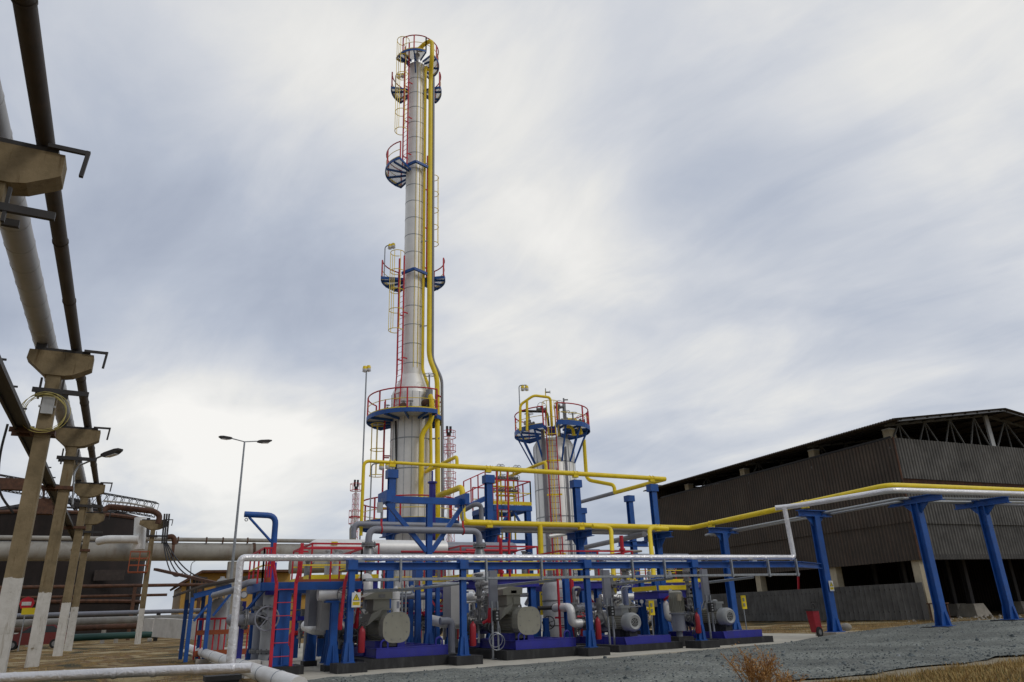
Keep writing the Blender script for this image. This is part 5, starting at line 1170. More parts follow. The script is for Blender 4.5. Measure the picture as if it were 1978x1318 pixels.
# blue capped pipe stub beside the tower
g = MB(); p = at(835, 965, Y=28.6); g.cyl((p.x, 28.6, 2), (p.x, 28.6, at(835, 933, Y=28.6).z), .14, n=12); g.cyl((p.x, 28.6, at(835, 934, Y=28.6).z), (p.x, 28.6, at(835, 931, Y=28.6).z), .2, n=12); g.cyl((p.x, 28.6, 5), (p.x, 28.6, at(834, 910, Y=28.6).z), .035, n=8); tag(g.build('stand_pipe', 'violet'), 'dark blue upright pipe with a flanged top beside the yellow pipes', 'pipe')

# ================================================================ flare stacks in the distance
def stack(px, yt, yb, Y_, label, w, bands):
    b = at(px, yb, Y=Y_); tpz = at(px, yt, Y=Y_).z; t = thing('flare_stack', (b.x, Y_, 0), label, 'flare stack')
    g = MB(); g.cyl((b.x, Y_, 0), (b.x, Y_, tpz), w*.22, n=10); g.build('flue', 'alu', t)
    for m_, k in (('red', 0), ('white', 1)):
        g = MB(); n = 7; z0 = 2; dz = (tpz-1.2-z0)/n
        for i in range(n):
            if (n-1-i) % 2 == k: lattice(g, (b.x, Y_, z0+dz*i), (b.x, Y_, z0+dz*(i+1)), w*(1.15-.05*i), 3, .032)
        g.build('lattice', m_, t)
    g = MB()
    for z in bands:
        z = at(px, z, Y=Y_).z; g.ring((b.x, Y_, z), w*.95, .06, n=12); g.ring((b.x, Y_, z+1.1), w*.95, .05, n=12)
        for a in range(6): g.bar((b.x+w*.95*math.cos(a), Y_+w*.95*math.sin(a), z), (b.x+w*.95*math.cos(a), Y_+w*.95*math.sin(a), z+1.1), .06)
    g.build('ring_platform', 'red', t)
    g = MB(); 
    for s in (-.25, .25): g.cyl((b.x+s*w, Y_, tpz), (b.x+s*w, Y_, tpz+1.1), w*.18, n=8)
    g.cyl((b.x, Y_, tpz-.6), (b.x, Y_, tpz), w*.3, n=10); g.build('tip', 'dark', t)
stack(867.5, 836, 1010, 112, 'taller red and white lattice flare stack behind the silver column', 1.25, (846, 873, 926, 945))
stack(685, 940, 1012, 118, 'shorter red and white lattice flare stack far left of the silver column', 1.0, (948, 1000, 1012))
g = MB(); 
for px in (679, 684): g.tube([at(px+6, 1020, Y=60), at(px, 1020, Y=60), at(px, 1052, Y=60)], .18, 8, .3)
tag(g.build('vent_pipe', 'palepipe'), 'pair of bent pale pipes below the shorter flare stack', 'pipe')
# ================================================================ pump sets
PG = 'pump sets along the front of the pad'
def rounded(w, h, c, n=4):
    p = []
    for sx_, sy_, a0 in ((1, 1, 0), (-1, 1, 90), (-1, -1, 180), (1, -1, 270)):
        for k in range(n+1): a = rad(a0+90*k/n); p.append((sx_*(w-c)+c*math.cos(a), sy_*(h-c)+c*math.sin(a)))
    return p
def big_pump(px, py, x0p, x1p, label, kind):
    yf = 18.95; f = at(px, py, Y=yf); x0, x1 = at(x0p, 1260, Y=18.85).x, at(x1p, 1258, Y=18.85).x
    t = thing('pump_set', (f.x, yf+1, 0), label, 'pump', PG)
    g = MB(); g.box(x0-.35, x1+.42, 18.72, 22.6, -.04, .25); g.build('plinth', 'black', t)
    g = MB(); g.ibeam((x0, 18.92, .37), (x1, 18.92, .37), .14, .235, .02, ); g.box(x0, x1, 18.86, 18.875, .26, .48)
    for x in (x0+.06, x1-.06): g.ibeam((x, 18.9, .37), (x, 22.2, .37), .12, .22, .02)
    for y in (20.0, 21.2, 22.2): g.ibeam((x0, y, .37), (x1, y, .37), .12, .22, .02)
    g.box(x0+.1, x1-.1, 19.1, 22.1, .43, .455)
    for x in (x0+.15, x1-.3):
        g.tube([(x, 18.98, .47), (x, 18.98, .62), (x+.09, 18.98, .68), (x+.18, 18.98, .62), (x+.18, 18.98, .47)], .025, 6, .05)
    g.build('skid', 'violet', t)
    cz = f.z; cx_ = f.x; A = Vector((0, 1, 0))
    g = MB(); R = .36; g.prism(rounded(R, R*1.02, .26), (cx_, yf, cz), (1, 0, 0), (0, 0, 1), (0, .03, 0)); 
    g.prism(rounded(R*.97, R*.99, .27), (cx_, yf+.03, cz), (1, 0, 0), (0, 0, 1), (0, .36, 0)); g.build('fan_cover', 'motor', t)
    g = MB(); g.cyl((cx_, yf+.4, cz), (cx_, yf+1.6, cz), .315, n=28)
    for k in range(26):
        a = 2*math.pi*k/26; d = Vector((math.cos(a), 0, math.sin(a)))
        if -.9 < d.z < .75: g.bar(Vector((cx_, yf+.42, cz))+d*.33, Vector((cx_, yf+1.55, cz))+d*.33, .012, .05, up=d)
    g.cyl((cx_, yf+1.55, cz), (cx_, yf+1.68, cz), .36, n=24); g.box(cx_-.3, cx_+.3, yf+.55, yf+1.4, cz-.46, cz-.3); g.build('motor_body', 'motor', t)
    g = MB()
    for s in (-1, 1): g.box(cx_+s*.3-.1, cx_+s*.3+.1, yf+.5, yf+1.5, .455, cz-.32)
    g.build('motor_foot', 'violet', t)
    # terminal box
    g = MB(); y0, y1 = yf+.55, yf+1.15; zt_ = cz+.30; o = -.26 if kind == 0 else -.2
    g.box(cx_+o-.17, cx_+o+.2, y0+.05, y1-.05, zt_-.12, zt_+.12)
    g.add([(cx_+o-.2, y0, zt_+.12), (cx_+o+.24, y0, zt_+.12), (cx_+o+.24, y1, zt_+.12), (cx_+o-.2, y1, zt_+.12), (cx_+o-.2, y0, zt_+.40), (cx_+o+.24, y0, zt_+.40), (cx_+o+.24, y1, zt_+.40), (cx_+o-.2, y1, zt_+.40)], [(0,3,2,1),(4,5,6,7),(0,1,5,4),(1,2,6,5),(2,3,7,6),(3,0,4,7)])
    if kind == 0: g.prism([(-.46, .40), (.30, .40), (.30, .50), (.30, .58), (-.12, .60), (-.46, .46)], (cx_+o, y0-.05, zt_), (1, 0, 0), (0, 0, 1), (0, y1-y0+.1, 0))
    else: g.prism([(-.34, .40), (.28, .40), (.30, .60), (-.1, .64), (-.34, .56)], (cx_+o, y0-.05, zt_), (1, 0, 0), (0, 0, 1), (0, y1-y0+.1, 0)); g.box(cx_+o+.0, cx_+o+.22, y0-.03, y0+.01, zt_+.15, zt_+.34)
    tb = g.build('terminal_box', 'motor', t)
    g = MB(); g.cyl((cx_+o-.46, y0+.3, zt_+.44), (cx_+o-.62, y0+.32, zt_+.40), .05, n=10); g.build('cable_gland', 'red', tb)
    # slanting duct on the side and pump end
    g = MB(); g.add([(cx_-.62, yf+.55, cz+.05), (cx_-.30, yf+.5, cz+.30), (cx_-.30, yf+1.3, cz+.30), (cx_-.62, yf+1.3, cz+.05), (cx_-.50, yf+.55, cz+.34), (cx_-.22, yf+.5, cz+.48), (cx_-.22, yf+1.3, cz+.48), (cx_-.50, yf+1.3, cz+.34)], [(0,3,2,1),(4,5,6,7),(0,1,5,4),(1,2,6,5),(2,3,7,6),(3,0,4,7)])
    g.build('air_duct', 'motor', t)
    g = MB(); p = Vector((cx_, yf+1.7, cz)); g.lathe([(.16, 0), (.2, .02), (.2, .35), (.3, .36), (.36, .45), (.36, .6), (.30, .65), (.30, 1.25), (.38, 1.3), (.38, 1.5), (.2, 1.6), (.01, 1.61)], p, (0, 1, 0), 24)
    g.cyl(p+Vector((0, .95, .2)), p+Vector((0, .95, .75)), .15, n=14); g.flange(p+Vector((0, .95, .78)), (0, 0, 1), .25, .04, 8); g.cyl(p+Vector((-.2, .8, 0)), p+Vector((-.8, .8, 0)), .17, n=14); g.flange(p+Vector((-.82, .8, 0)), (1, 0, 0), .27, .04, 8); g.build('pump_casing', 'steel', t)
    g = MB(); g.tube([p+Vector((0, .95, .8)), p+Vector((0, .95, 1.35)), p+Vector((.1, 2.2, 1.35))], .14, 12, .25); g.build('discharge_pipe', 'alu', t)
    g = MB(); g.tube([p+Vector((-.84, .8, 0)), p+Vector((-1.5, .8, 0)), p+Vector((-1.5, 2, .1))], .15, 12, .25); g.build('suction_pipe', 'alu', t)
    g = MB()
    for k in range(16):
        a = p+Vector((random.uniform(-.7, .4), random.uniform(-.9, .8), random.uniform(.1, .5))); g.tube([a, a+Vector((random.uniform(-.3, .3), 0, random.uniform(-.6, -.2))), a+Vector((random.uniform(-.4, .4), random.uniform(-.3, .6), random.uniform(-.7, .3)))], .016, 5, .1)
    g.build('small_pipe', 'steel', t)
    g = MB(); q = Vector((cx_-.74, yf+.9, 0)); g.tube([q+Vector((-.02, 0, 2.2)), q+Vector((-.02, 0, 1.6)), q+Vector((-.05, 0, 1.05)), q+Vector((-.22, .1, .95))], .045, 8, .2); g.lathe([(.045, 0), (.06, .02), (.05, .28), (.04, .36)], q+Vector((-.05, 0, .95)), n=12); g.build('sprinkler_pipe', 'red', t)
    g = MB(); g.box(cx_+o-.08, cx_+o+.1, y0-.062 if kind == 0 else y0-.05, y0-.052 if kind == 0 else y0-.035, zt_+.44, zt_+.52); g.build('name_plate', 'steel', tb)
    g = MB(); g.ring((cx_+.05, yf+.7, cz+.40), .055, .014, (0, 1, 0), 14); g.build('lifting_eye', 'steel', t)
    g = MB()
    for k in range(8): a_ = rad(22+45*k); g.cyl((cx_+.30*math.cos(a_), yf-.012, cz+.30*math.sin(a_)), (cx_+.30*math.cos(a_), yf+.002, cz+.30*math.sin(a_)), .014, n=6)
    g.cyl((cx_, yf-.008, cz), (cx_, yf+.002, cz), .012, n=6); g.build('bolt', 'steel', t)
    fittings(t, x0-.2, x1+.2, 20.4, 22.3, 9, int(px))
    return t
def fittings(t, x0, x1, y0, y1, n, seed):
    """small bore pipes with valves and gauges standing on the skid behind the motor"""
    r = random.Random(seed)
    for k in range(n):
        x, y = r.uniform(x0, x1), r.uniform(y0, y1); h = r.uniform(.9, 2.0); dx = r.uniform(-.9, .9); g = MB()
        g.tube([(x, y, .4), (x, y, h), (x+dx, y, h), (x+dx, y+r.uniform(.2, .9), h+r.choice((-.25, .2)))], r.choice((.018, .025, .035, .05)), 7, .08)
        g.build('small_pipe', r.choice(('steel', 'galv', 'greypipe', 'alu', 'red', 'steel')), t)
        g = MB(); hv(g, Vector((x, y, h*.62)), .6+r.random()*.5, (0, -1, 0), .12); g.build('small_valve', r.choice(('steel', 'dark', 'steel')), t)
        if k % 2:
            g = MB(); c = Vector((x+dx, y-.05, h+.16)); g.cyl(c, c+Vector((0, .04, 0)), .065, n=14); g.cyl(c+Vector((0, .02, -.16)), c+Vector((0, .02, -.05)), .012, n=5); g.build('gauge', 'lightgrey', t)
def hv(g, p, s=1.0, ax=(0, 0, 1), R=.15):
    ax = Vector(ax).normalized(); g.cyl(p-Zv*.02, p+ax*.45*s, .035*s, n=8); g.cyl(p-ax*.05*s, p+ax*.16*s, .085*s, n=10); a, b = g.frame(ax); g.cyl(p-b*.22*s, p+b*.22*s, .07*s, n=10)
    for q in (-.22, .22): g.cyl(p+b*(q-.025)*s, p+b*(q+.025)*s, .11*s, n=10)
    g.wheel(p+ax*.45*s, R*s, ax, .013)
big_pump(766, 1212, 727, 866, 'nearest pump set with a broad blank grey motor end, beside the warning sign post', 0)
big_pump(1022, 1199, 997, 1114, 'second pump set with a blank grey motor end, beside the dropping thick yellow pipe', 1)
def small_pump(px, py, x0p, x1p, label):
    yf = 19.2; f = at(px, py, Y=yf); x0, x1 = at(x0p, 1238, Y=18.95).x, at(x1p, 1235, Y=18.95).x; cx_, cz = f.x, f.z
    t = thing('pump_set', (cx_, yf+1, 0), label, 'pump', PG)
    g = MB(); g.box(x0-.35, x1+.35, 18.85, 22.4, -.04, .20); g.build('plinth', 'black', t)
    g = MB(); g.prism([(0, 0), (x1-x0, 0), (x1-x0+.0, .21), (-.06, .21)], (x0, 18.95, .20), (1, 0, 0), (0, 0, 1), (0, .1, 0))
    for y in (20.2, 21.5): g.box(x0, x1, y, y+.12, .2, .4)
    for x in (x0+.02, x1-.12): g.box(x, x+.1, 19.05, 22.2, .2, .40)
    g.box(x0+.12, x1-.12, 19.05, 22.1, .36, .39); g.build('skid', 'violet', t)
    g = MB(); R = .275; A = Vector((0, 1, 0))
    g.lathe([(.13, .0), (.20, -.03), (.255, .02), (R, .09), (R, .34), (.24, .36)], (cx_, yf, cz), A, 28); g.build('fan_cover', 'motorlight', t)
    g = MB(); 
    for r in (.04, .09, .13): g.ring((cx_, yf-.005, cz), r, .006, A, 18, 4)
    for k in range(8): a = 2*math.pi*k/8; g.cyl((cx_+.03*math.cos(a), yf-.005, cz+.03*math.sin(a)), (cx_+.14*math.cos(a+.4), yf-.005, cz+.14*math.sin(a+.4)), .007, n=4)
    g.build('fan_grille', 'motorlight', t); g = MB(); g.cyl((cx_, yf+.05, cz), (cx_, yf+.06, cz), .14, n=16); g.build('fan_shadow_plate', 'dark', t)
    g = MB(); g.cyl((cx_, yf+.34, cz), (cx_, yf+1.15, cz), .225, n=24)
    for k in range(24):
        a = 2*math.pi*k/24; d = Vector((math.cos(a), 0, math.sin(a))); g.bar(Vector((cx_, yf+.36, cz))+d*.235, Vector((cx_, yf+1.1, cz))+d*.235, .010, .04, up=d)
    g.cyl((cx_, yf+1.12, cz), (cx_, yf+1.22, cz), .27, n=22); g.build('motor_body', 'motor', t)
    g = MB(); g.box(cx_-.14, cx_+.14, yf+.1, yf+.3, .41, cz-.25); g.box(cx_-.22, cx_+.22, yf+.5, yf+1.05, .39, cz-.2); g.build('motor_foot', 'black', t)
    g = MB(); g.box(cx_-.15, cx_+.11, yf+.42, yf+.78, cz+.2, cz+.40); g.box(cx_-.19, cx_+.15, yf+.38, yf+.82, cz+.40, cz+.47); g.ball(Vector((cx_-.02, yf+.6, cz+.49)), .09, 10, .6); g.build('terminal_box', 'motorlight', t)
    g = MB(); p = Vector((cx_, yf+1.25, cz)); g.lathe([(.12, 0), (.14, .02), (.14, .4), (.27, .41), (.32, .5), (.32, .75), (.2, .9), (.2, 1.3), (.01, 1.31)], p, (0, 1, 0), 22); g.cyl(p+Vector((0, .62, .2)), p+Vector((0, .62, .75)), .10, n=12); g.flange(p+Vector((0, .62, .55)), (0, 0, 1), .18, .03, 8); g.cyl(p+Vector((-.2, .6, 0)), p+Vector((-.75, .6, 0)), .13, n=12); g.flange(p+Vector((-.6, .6, 0)), (1, 0, 0), .21, .035, 8)
    for k in range(14):
        a = p+Vector((random.uniform(-.5, .4), random.uniform(-.4, .8), random.uniform(.1, .5))); g.tube([a, a+Vector((random.uniform(-.3, .3), 0, random.uniform(-.5, -.2))), a+Vector((random.uniform(-.4, .4), random.uniform(-.3, .6), random.uniform(-.6, .3)))], .014, 5, .1)
    g.build('pump_casing', 'steel', t)
    g = MB(); g.tube([p+Vector((-.75, .6, 0)), p+Vector((-1.1, .6, 0)), p+Vector((-1.1, .6, .5)), p+Vector((-1.1, 1.6, .5))], .13, 12, .2); g.build('suction_pipe', 'alu', t)
    fittings(t, x0-.3, x1+.3, 20.6, 22.2, 8, int(px))
    return t
small_pump(1226, 1202, 1210, 1296, 'third pump set with a pale round fan cover, plinth next to the gap')
small_pump(1410, 1191, 1402, 1474, 'rightmost pump set with a pale round fan cover, near the end of the pad')
# yellow control boxes on sticks
for px, py, lab in ((1262, 1226, 'yellow control box on a thin stick before the third pump'), (1442, 1214, 'yellow control box on a thin stick at the end of the rightmost pump')):
    f = at(px, py, Y=19.05); zt_ = at(px-3, 1164 if px > 1400 else 1175, Y=19.05).z; t = thing('control_station', (f.x, 19.05, .4), lab, 'control box', 'yellow control boxes on sticks')
    g = MB(); g.cyl((f.x, 19.05, .38), (f.x, 19.05, zt_+.1), .018, n=8); g.build('post', 'galv', t)
    g = MB(); g.box(f.x-.085, f.x+.085, 18.98, 19.03, zt_-.2, zt_+.22); g.build('box', 'yellow', t)
    g = MB(); 
    for k in range(2): g.box(f.x-.06, f.x+.0, 18.95, 18.98, zt_-.12+k*.16, zt_-.02+k*.16)
    g.build('switch', 'motor', t)
# fire extinguishers
eg = None
def extinguisher(x, y, z, label):
    t = thing('fire_extinguisher', (x, y, z), label, 'fire extinguisher', 'red fire extinguishers on the rack posts')
    g = MB(); g.lathe([(.01, 0), (.075, .01), (.085, .04), (.085, .46), (.07, .53), (.03, .57), (.03, .60)], (x, y, z), n=16); g.build('bottle', 'dimred', t)
    g = MB(); g.cyl((x, y, z+.6), (x, y, z+.66), .03, n=8); g.bar((x-.02, y, z+.68), (x+.12, y, z+.72), .025, .015); g.bar((x-.02, y, z+.65), (x+.11, y, z+.64), .025, .015); g.build('valve', 'dark', t)
    g = MB(); g.tube([(x-.03, y, z+.63), (x-.11, y-.02, z+.55), (x-.11, y-.02, z+.2)], .013, 6, .06); g.build('hose', 'rubber', t); return t
for px, pt, pb, lab in ((697, 1225, 1262, 'on the post with the warning sign'), (913, 1215, 1249, 'on the second front post'), (1156, 1204, 1236, 'on the third front post'), (1349, 1193, 1224, 'on the fourth front post, before the vertical motor')):
    b = at(px, pb, Y=18.4); extinguisher(b.x, 18.38, b.z, 'red fire extinguisher hung '+lab)
# wheeled extinguisher trolley
b = at(1580, 1232, Z=.015); X_, Y_ = 0.0, 0.0; t = thing('wheeled_extinguisher', (0, 0, 0), 'red wheeled extinguisher trolley standing on the pad by the blue post', 'extinguisher trolley')
s = 1.0; g = MB(); g.add([(X_-.20, Y_-.2, .2), (X_+.20, Y_-.2, .16), (X_+.20, Y_+.2, .16), (X_-.20, Y_+.2, .2), (X_-.32, Y_-.22, .98), (X_+.15, Y_-.22, .98), (X_+.15, Y_+.22, .98), (X_-.32, Y_+.22, .98)], [(0,3,2,1),(4,5,6,7),(0,1,5,4),(1,2,6,5),(2,3,7,6),(3,0,4,7)]); g.build('body', 'dimred', t)
g = MB(); g.box(X_-.36, X_+.18, Y_-.25, Y_+.25, .98, 1.05); g.tube([(X_-.1, Y_, 1.05), (X_-.05, Y_, 1.25), (X_+.12, Y_, 1.2), (X_+.14, Y_, 1.05)], .03, 6, .06); g.bar((X_+.17, Y_-.2, 1.02), (X_+.17, Y_-.2, 1.3), .03); g.bar((X_+.17, Y_+.2, 1.02), (X_+.17, Y_+.2, 1.3), .03); g.bar((X_+.17, Y_-.2, 1.3), (X_+.17, Y_+.2, 1.3), .03); g.build('lid', 'dark', t)
for dx, dy in ((-.1, -.30), (.33, .05)):
    g = MB(); g.cyl((X_+dx, Y_+dy, .20), (X_+dx, Y_+dy+.09, .20), .20, n=20); w_ = g.build('wheel', 'rubber', t); g = MB(); g.cyl((X_+dx, Y_+dy-.008, .20), (X_+dx, Y_+dy+.098, .20), .10, n=14); g.build('rim', 'steel', w_)
g = MB(); g.bar((X_+.1, Y_-.1, .2), (X_+.34, Y_+.08, .2), .05); g.build('axle', 'dark', t)
t.location = b; t.scale = (.66, .66, .9)
# stones by the foot of the post
g = MB(); g.ball(Vector((P1.x+.75, P1.y+.1, .28)), .2, 9, .7); tag(g.build('boulder', 'conc'), 'pale round stone on the footing beside the blue post', 'stone')
# warning signs
def warn(px, y, z, w, h, label, face=Vector((0, -1, 0))):
    t = thing('warning_sign', (px, y, z), label, 'sign'); rt = Vector((1, 0, 0)); o = Vector((px, y, z))
    g = MB(); g.box(px-w/2, px+w/2, y-.008, y, z-h/2, z+h/2); g.build('plate', 'white', t)
    tri = [(-w*.36, -h*.02), (w*.36, -h*.02), (0, h*.40)]
    g = MB(); g.prism(tri, o+Vector((0, -.0115, 0)), rt, Zv, (0, .003, 0)); g.prism([(-w*.40, -h*.36), (w*.40, -h*.36), (w*.40, -h*.13), (-w*.40, -h*.13)], o+Vector((0, -.0115, 0)), rt, Zv, (0, .003, 0)); g.build('yellow_field', 'warnyellow', t)
    g = MB()
    for a_, b_ in ((tri[0], tri[1]), (tri[1], tri[2]), (tri[2], tri[0])): g.bar(o+rt*a_[0]+Zv*a_[1]+Vector((0, -.014, 0)), o+rt*b_[0]+Zv*b_[1]+Vector((0, -.014, 0)), .004, w*.04)
    g.prism([(.02*w, .27*h), (-.07*w, .12*h), (.0, .12*h), (-.03*w, .02*h), (.08*w, .16*h), (.01*w, .16*h), (.06*w, .27*h)], o+Vector((0, -.0135, 0)), rt, Zv, (0, .002, 0))
    for zz, ww in ((-.205, .62), (-.285, .5)): 
        k = -ww/2*w
        while k < ww/2*w: g.box(px+k, px+k+w*.05, y-.0135, y-.0115, z+zz*h-h*.018, z+zz*h+h*.018); k += w*.085
    g.build('black_symbol', 'black', t); return t
q = at(688, 1159, Y=18.3); warn(q.x, 18.30, q.z, .22, .34, 'white and yellow warning sign on the left front post')
q = at(1604, 1132, Y=P1.y-.2); warn(q.x+.05, P1.y-.2, q.z, .22, .36, 'white and yellow warning sign on the T post by the red trolley')

# ================================================================ silver ground pipe and foil pipe bottom left
gx = 2.62
t = thing('ground_pipe', (gx, 20, 0), 'thick silver clad pipe lying low beside the pad and running towards the viewer', 'pipe')
g = MB(); g.tube([(gx+.28, 37, .24), (gx+.22, 30, .24), (gx, 12.5, .24)], .15, 18); g.build('body', 'alu', t)
g = MB()
for y in (14.2, 16.1, 18.9, 20.6, 23, 26, 29, 33): g.lathe([(.15, -.03), (.158, -.02), (.158, .02), (.15, .03)], (gx+max(0, (y-12.5)/17.5*.22), y, .24), (0, 1, 0), 18)
g.build('band', 'galv', t)
g = MB()
for y in (15.3, 21.5, 28): g.box(gx-.16, gx+.26, y, y+.3, -.1, .10)
g.build('sleeper', 'conc', t)
a_ = at(486, 1290, Z=.40); b_ = at(-60, 1313, Z=.42)
t = thing('foil_pipe', a_, 'crinkled silver foil pipe along the bottom left, its end on a dark block', 'pipe'); g = MB(); g.tube([a_, a_.lerp(b_, .3)+Zv*.01, b_, b_.lerp(a_, -.6)], .088, 14); g.build('body', 'foil', t)
g = MB()
for f in (.07, .2, .36, .5, .68, .85): p = a_.lerp(b_, f); g.lathe([(.088, -.05), (.098, 0), (.088, .05)], p, b_-a_, 14)
g.build('joint', 'foil', t)
p = at(432, 1300, Z=.3); g = MB(); g.box(p.x-.30, p.x+.28, p.y-.15, p.y+.25, -.1, .17); g.box(p.x-.34, p.x+.32, p.y-.18, p.y+.28, .17, .26); g.box(p.x-.1, p.x+.12, p.y-.19, p.y-.16, .06, .09); tag(g.build('support_block', 'black'), 'dark block under the end of the bottom left foil pipe', 'block')

# ================================================================ platform with red ladder on the left
LY = 19.0; lp = thing('access_platform', (4.0, LY, 0), 'blue platform on a thick column with a red ladder, left of the warning sign', 'platform')
la, lb = at(533, 1272, Y=LY), at(558, 1271, Y=LY); lz = at(560, 1124, Y=LY).z
xL0, xL1 = at(508, 1120, Y=LY+.2).x, at(655, 1125, Y=LY+.2).x
g = MB(); g.box(xL0, xL1+.6, LY+.3, LY+2.6, lz-.02, lz+.01); g.build('deck', 'grating', lp)
g = MB()
for y in (LY+.3, LY+2.6): g.bar((xL0, y, lz-.09), (xL1+.6, y, lz-.09), .07, .19)
for x in (xL0, xL1+.6): g.bar((x, LY+.3, lz-.09), (x, LY+2.6, lz-.09), .07, .19)
g.bar((xL0+.1, LY+.5, lz-.15), (xL0-.4, LY+1.2, lz-.9), .06); g.build('frame', 'blue', lp)
g = MB(); xc = at(546, 1200, Y=LY+.4).x; hcol(g, xc, LY+.45, .2, lz-.18, .30)
for x, y in ((xL1+.3, LY+2.3), (xL0+.2, LY+2.4), (xL1+.4, LY+.6)): hcol(g, x, y, .1, lz-.18, .17)
g.build('column', 'blue', lp); footing(lp, xc, LY+.4, .2, .48, .5)
g = MB()
lx0, lx1 = at(530, 1180, Y=LY).x, at(568, 1180, Y=LY).x
for x, s in ((lx0, -1), (lx1, 1)): 
    g.bar((x, LY-.02, .2), (x, LY-.02, lz-.02), .075, .05); g.bar((x, LY-.02, lz-.03), (x+s*.10, LY+.05, lz+.42), .075, .05); g.bar((x+s*.10, LY+.05, lz+.41), (x+s*.10, LY+.05, lz+.92), .075, .05)
k = .42
while k < lz: g.cyl((lx0, LY-.02, k), (lx1, LY-.02, k), .011, n=6); k += .30
g.build('ladder', 'red', lp)
g = MB(); gm = MB()
def rail(pts, h=.95, n=3):
    for a_, b_ in zip(pts, pts[1:]):
        a_, b_ = Vector(a_), Vector(b_); g.bar(a_+Zv*h, b_+Zv*h, .045); gm.bar(a_+Zv*h*.5, b_+Zv*h*.5, .03)
        for k in range(n+1): p = a_.lerp(b_, k/n); g.bar(p, p+Zv*h, .04)
rail([(lx0-.1, LY+.32, lz), (xL0, LY+.32, lz), (xL0, LY+2.6, lz)], .82, 3)
rail([(lx1+.1, LY+.32, lz), (xL1+.6, LY+.32, lz), (xL1+.6, LY+2.6, lz)], .82, 2)
rl = g.build('railing', 'red', lp); gm.build('mid_rail', 'yellow', rl)
g = MB(); g.box(lx1+.1, lx1+.22, LY+.28, LY+.30, lz, lz+.12); g.box(lx0-.22, lx0-.1, LY+.28, LY+.3, lz, lz+.12); g.bar((lx1+.2, LY+.31, lz+.02), (xL1+.6, LY+.31, lz+.02), .015, .1); g.build('toe_board', 'orange', lp)
# blue davit crane
DY = 20.4; dx = at(528, 1060, Y=DY).x; dz = at(510, 996, Y=DY).z; dl = at(472, 995, Y=DY).x
t = thing('davit_crane', (dx, DY, 0), 'blue davit arm bent over the left platform with a slanting brace', 'crane'); g = MB(); g.tube([(dx, DY, lz-.2), (dx, DY, dz), (dl, DY, dz+.02)], .078, 14, .22); g.build('arm', 'blue', t)
g = MB(); g.cyl((dl+.12, DY, dz-.05), (dx-.05, DY, at(522, 1048, Y=DY).z), .033, n=10); g.build('brace', 'blue', t); g = MB(); g.ring((dl+.06, DY, dz-.12), .035, .012, (0, 1, 0), 14); g.build('hook', 'galv', t); g = MB(); g.cyl((dx, DY, lz-.25), (dx, DY, lz+.55), .12, n=14); g.build('socket', 'violet', t)
# valve with big handwheel, grey vertical vessels
vx0 = at(515, 1195, Y=19.2); t = thing('gate_valve', (vx0.x, 19.2, vx0.z-.3), 'big grey gate valve with a spoked handwheel left of the red ladder', 'valve')
g = MB(); g.wheel((vx0.x, 19.15, vx0.z), .27, (.15, 1, 0), .02, 5, 28); g.build('handwheel', 'greypipe', t); g = MB(); g.cyl((vx0.x, 19.15, vx0.z), (vx0.x-.05, 19.75, vx0.z), .03, n=8); g.lathe([(.09, 0), (.16, .1), (.16, .4), (.1, .45)], (vx0.x-.05, 19.6, vx0.z), (0, 1, 0), 16); g.flange((vx0.x-.38, 19.9, vx0.z), (1, 0, 0), .24, .04, 10); g.build('body', 'steel', t)
b_ = at(456, 1199, Y=19.6); g = MB(); g.tube([(vx0.x-.02, 19.9, vx0.z), (b_.x+.1, 19.9, vx0.z), (b_.x-.02, 20.3, vx0.z)], .14, 14, .1); tag(g.build('grey_pipe', 'greypipe'), 'short thick grey pipe behind the foil riser, leading to the handwheel valve', 'pipe')
for px, pt, r, lab, y in ((522, 1150, .22, 'tall grey vessel under the left platform behind the handwheel', 20.6), (503, 1160, .17, 'slimmer grey vessel under the left platform, left of the tall one', 21.2)):
    b_ = at(px, 1200, Y=y); t = thing('vertical_vessel', (b_.x, y, 0), lab, 'vessel'); g = MB(); g.lathe([(r, .05), (r, 1.9), (r*.7, 2.02), (.01, 2.06)], (b_.x, y, 0), n=24); g.build('shell', 'lightgrey' if r > .2 else 'greypipe', t); g = MB(); g.flange((b_.x, y, 1.55), (0, 0, 1), r+.06, .03, 10); g.flange((b_.x, y, .5), (0, 0, 1), r+.06, .03, 10); g.build('flange', 'steel', t)
g = MB(); a_ = at(452, 1140, Y=20.6); c_ = at(505, 1124, Y=20.6); g.tube([a_+Vector((-.25, 2.2, -.05)), a_, at(478, 1125, Y=20.6), c_+Vector((.4, 0, 0))], .085, 12, .2); tag(g.build('grey_pipe', 'greypipe'), 'grey pipe bending round the corner of the left platform', 'pipe')
q = at(470, 1160, Y=20.2); t = thing('gauge_post', (q.x, 20.2, 0), 'dark blue post with a gauge and small valves behind the foil riser', 'gauge'); g = MB(); g.ibeam((q.x, 20.2, 0), (q.x, 20.2, 1.7), .14, .14, .02); g.build('post', 'violet', t)
g = MB(); c = at(471, 1149, Y=20.1); g.cyl((c.x, 20.08, c.z), (c.x, 20.13, c.z), .08, n=18); g.build('dial', 'glass', t); g = MB(); g.ring((c.x, 20.08, c.z), .082, .012, (0, 1, 0), 18)
for k in range(5): hv(g, Vector((c.x-.1+.03*k, 20.05, c.z-.2-.12*k)), .45, (0, -1, 0), .1)
g.build('valve', 'steel', t)
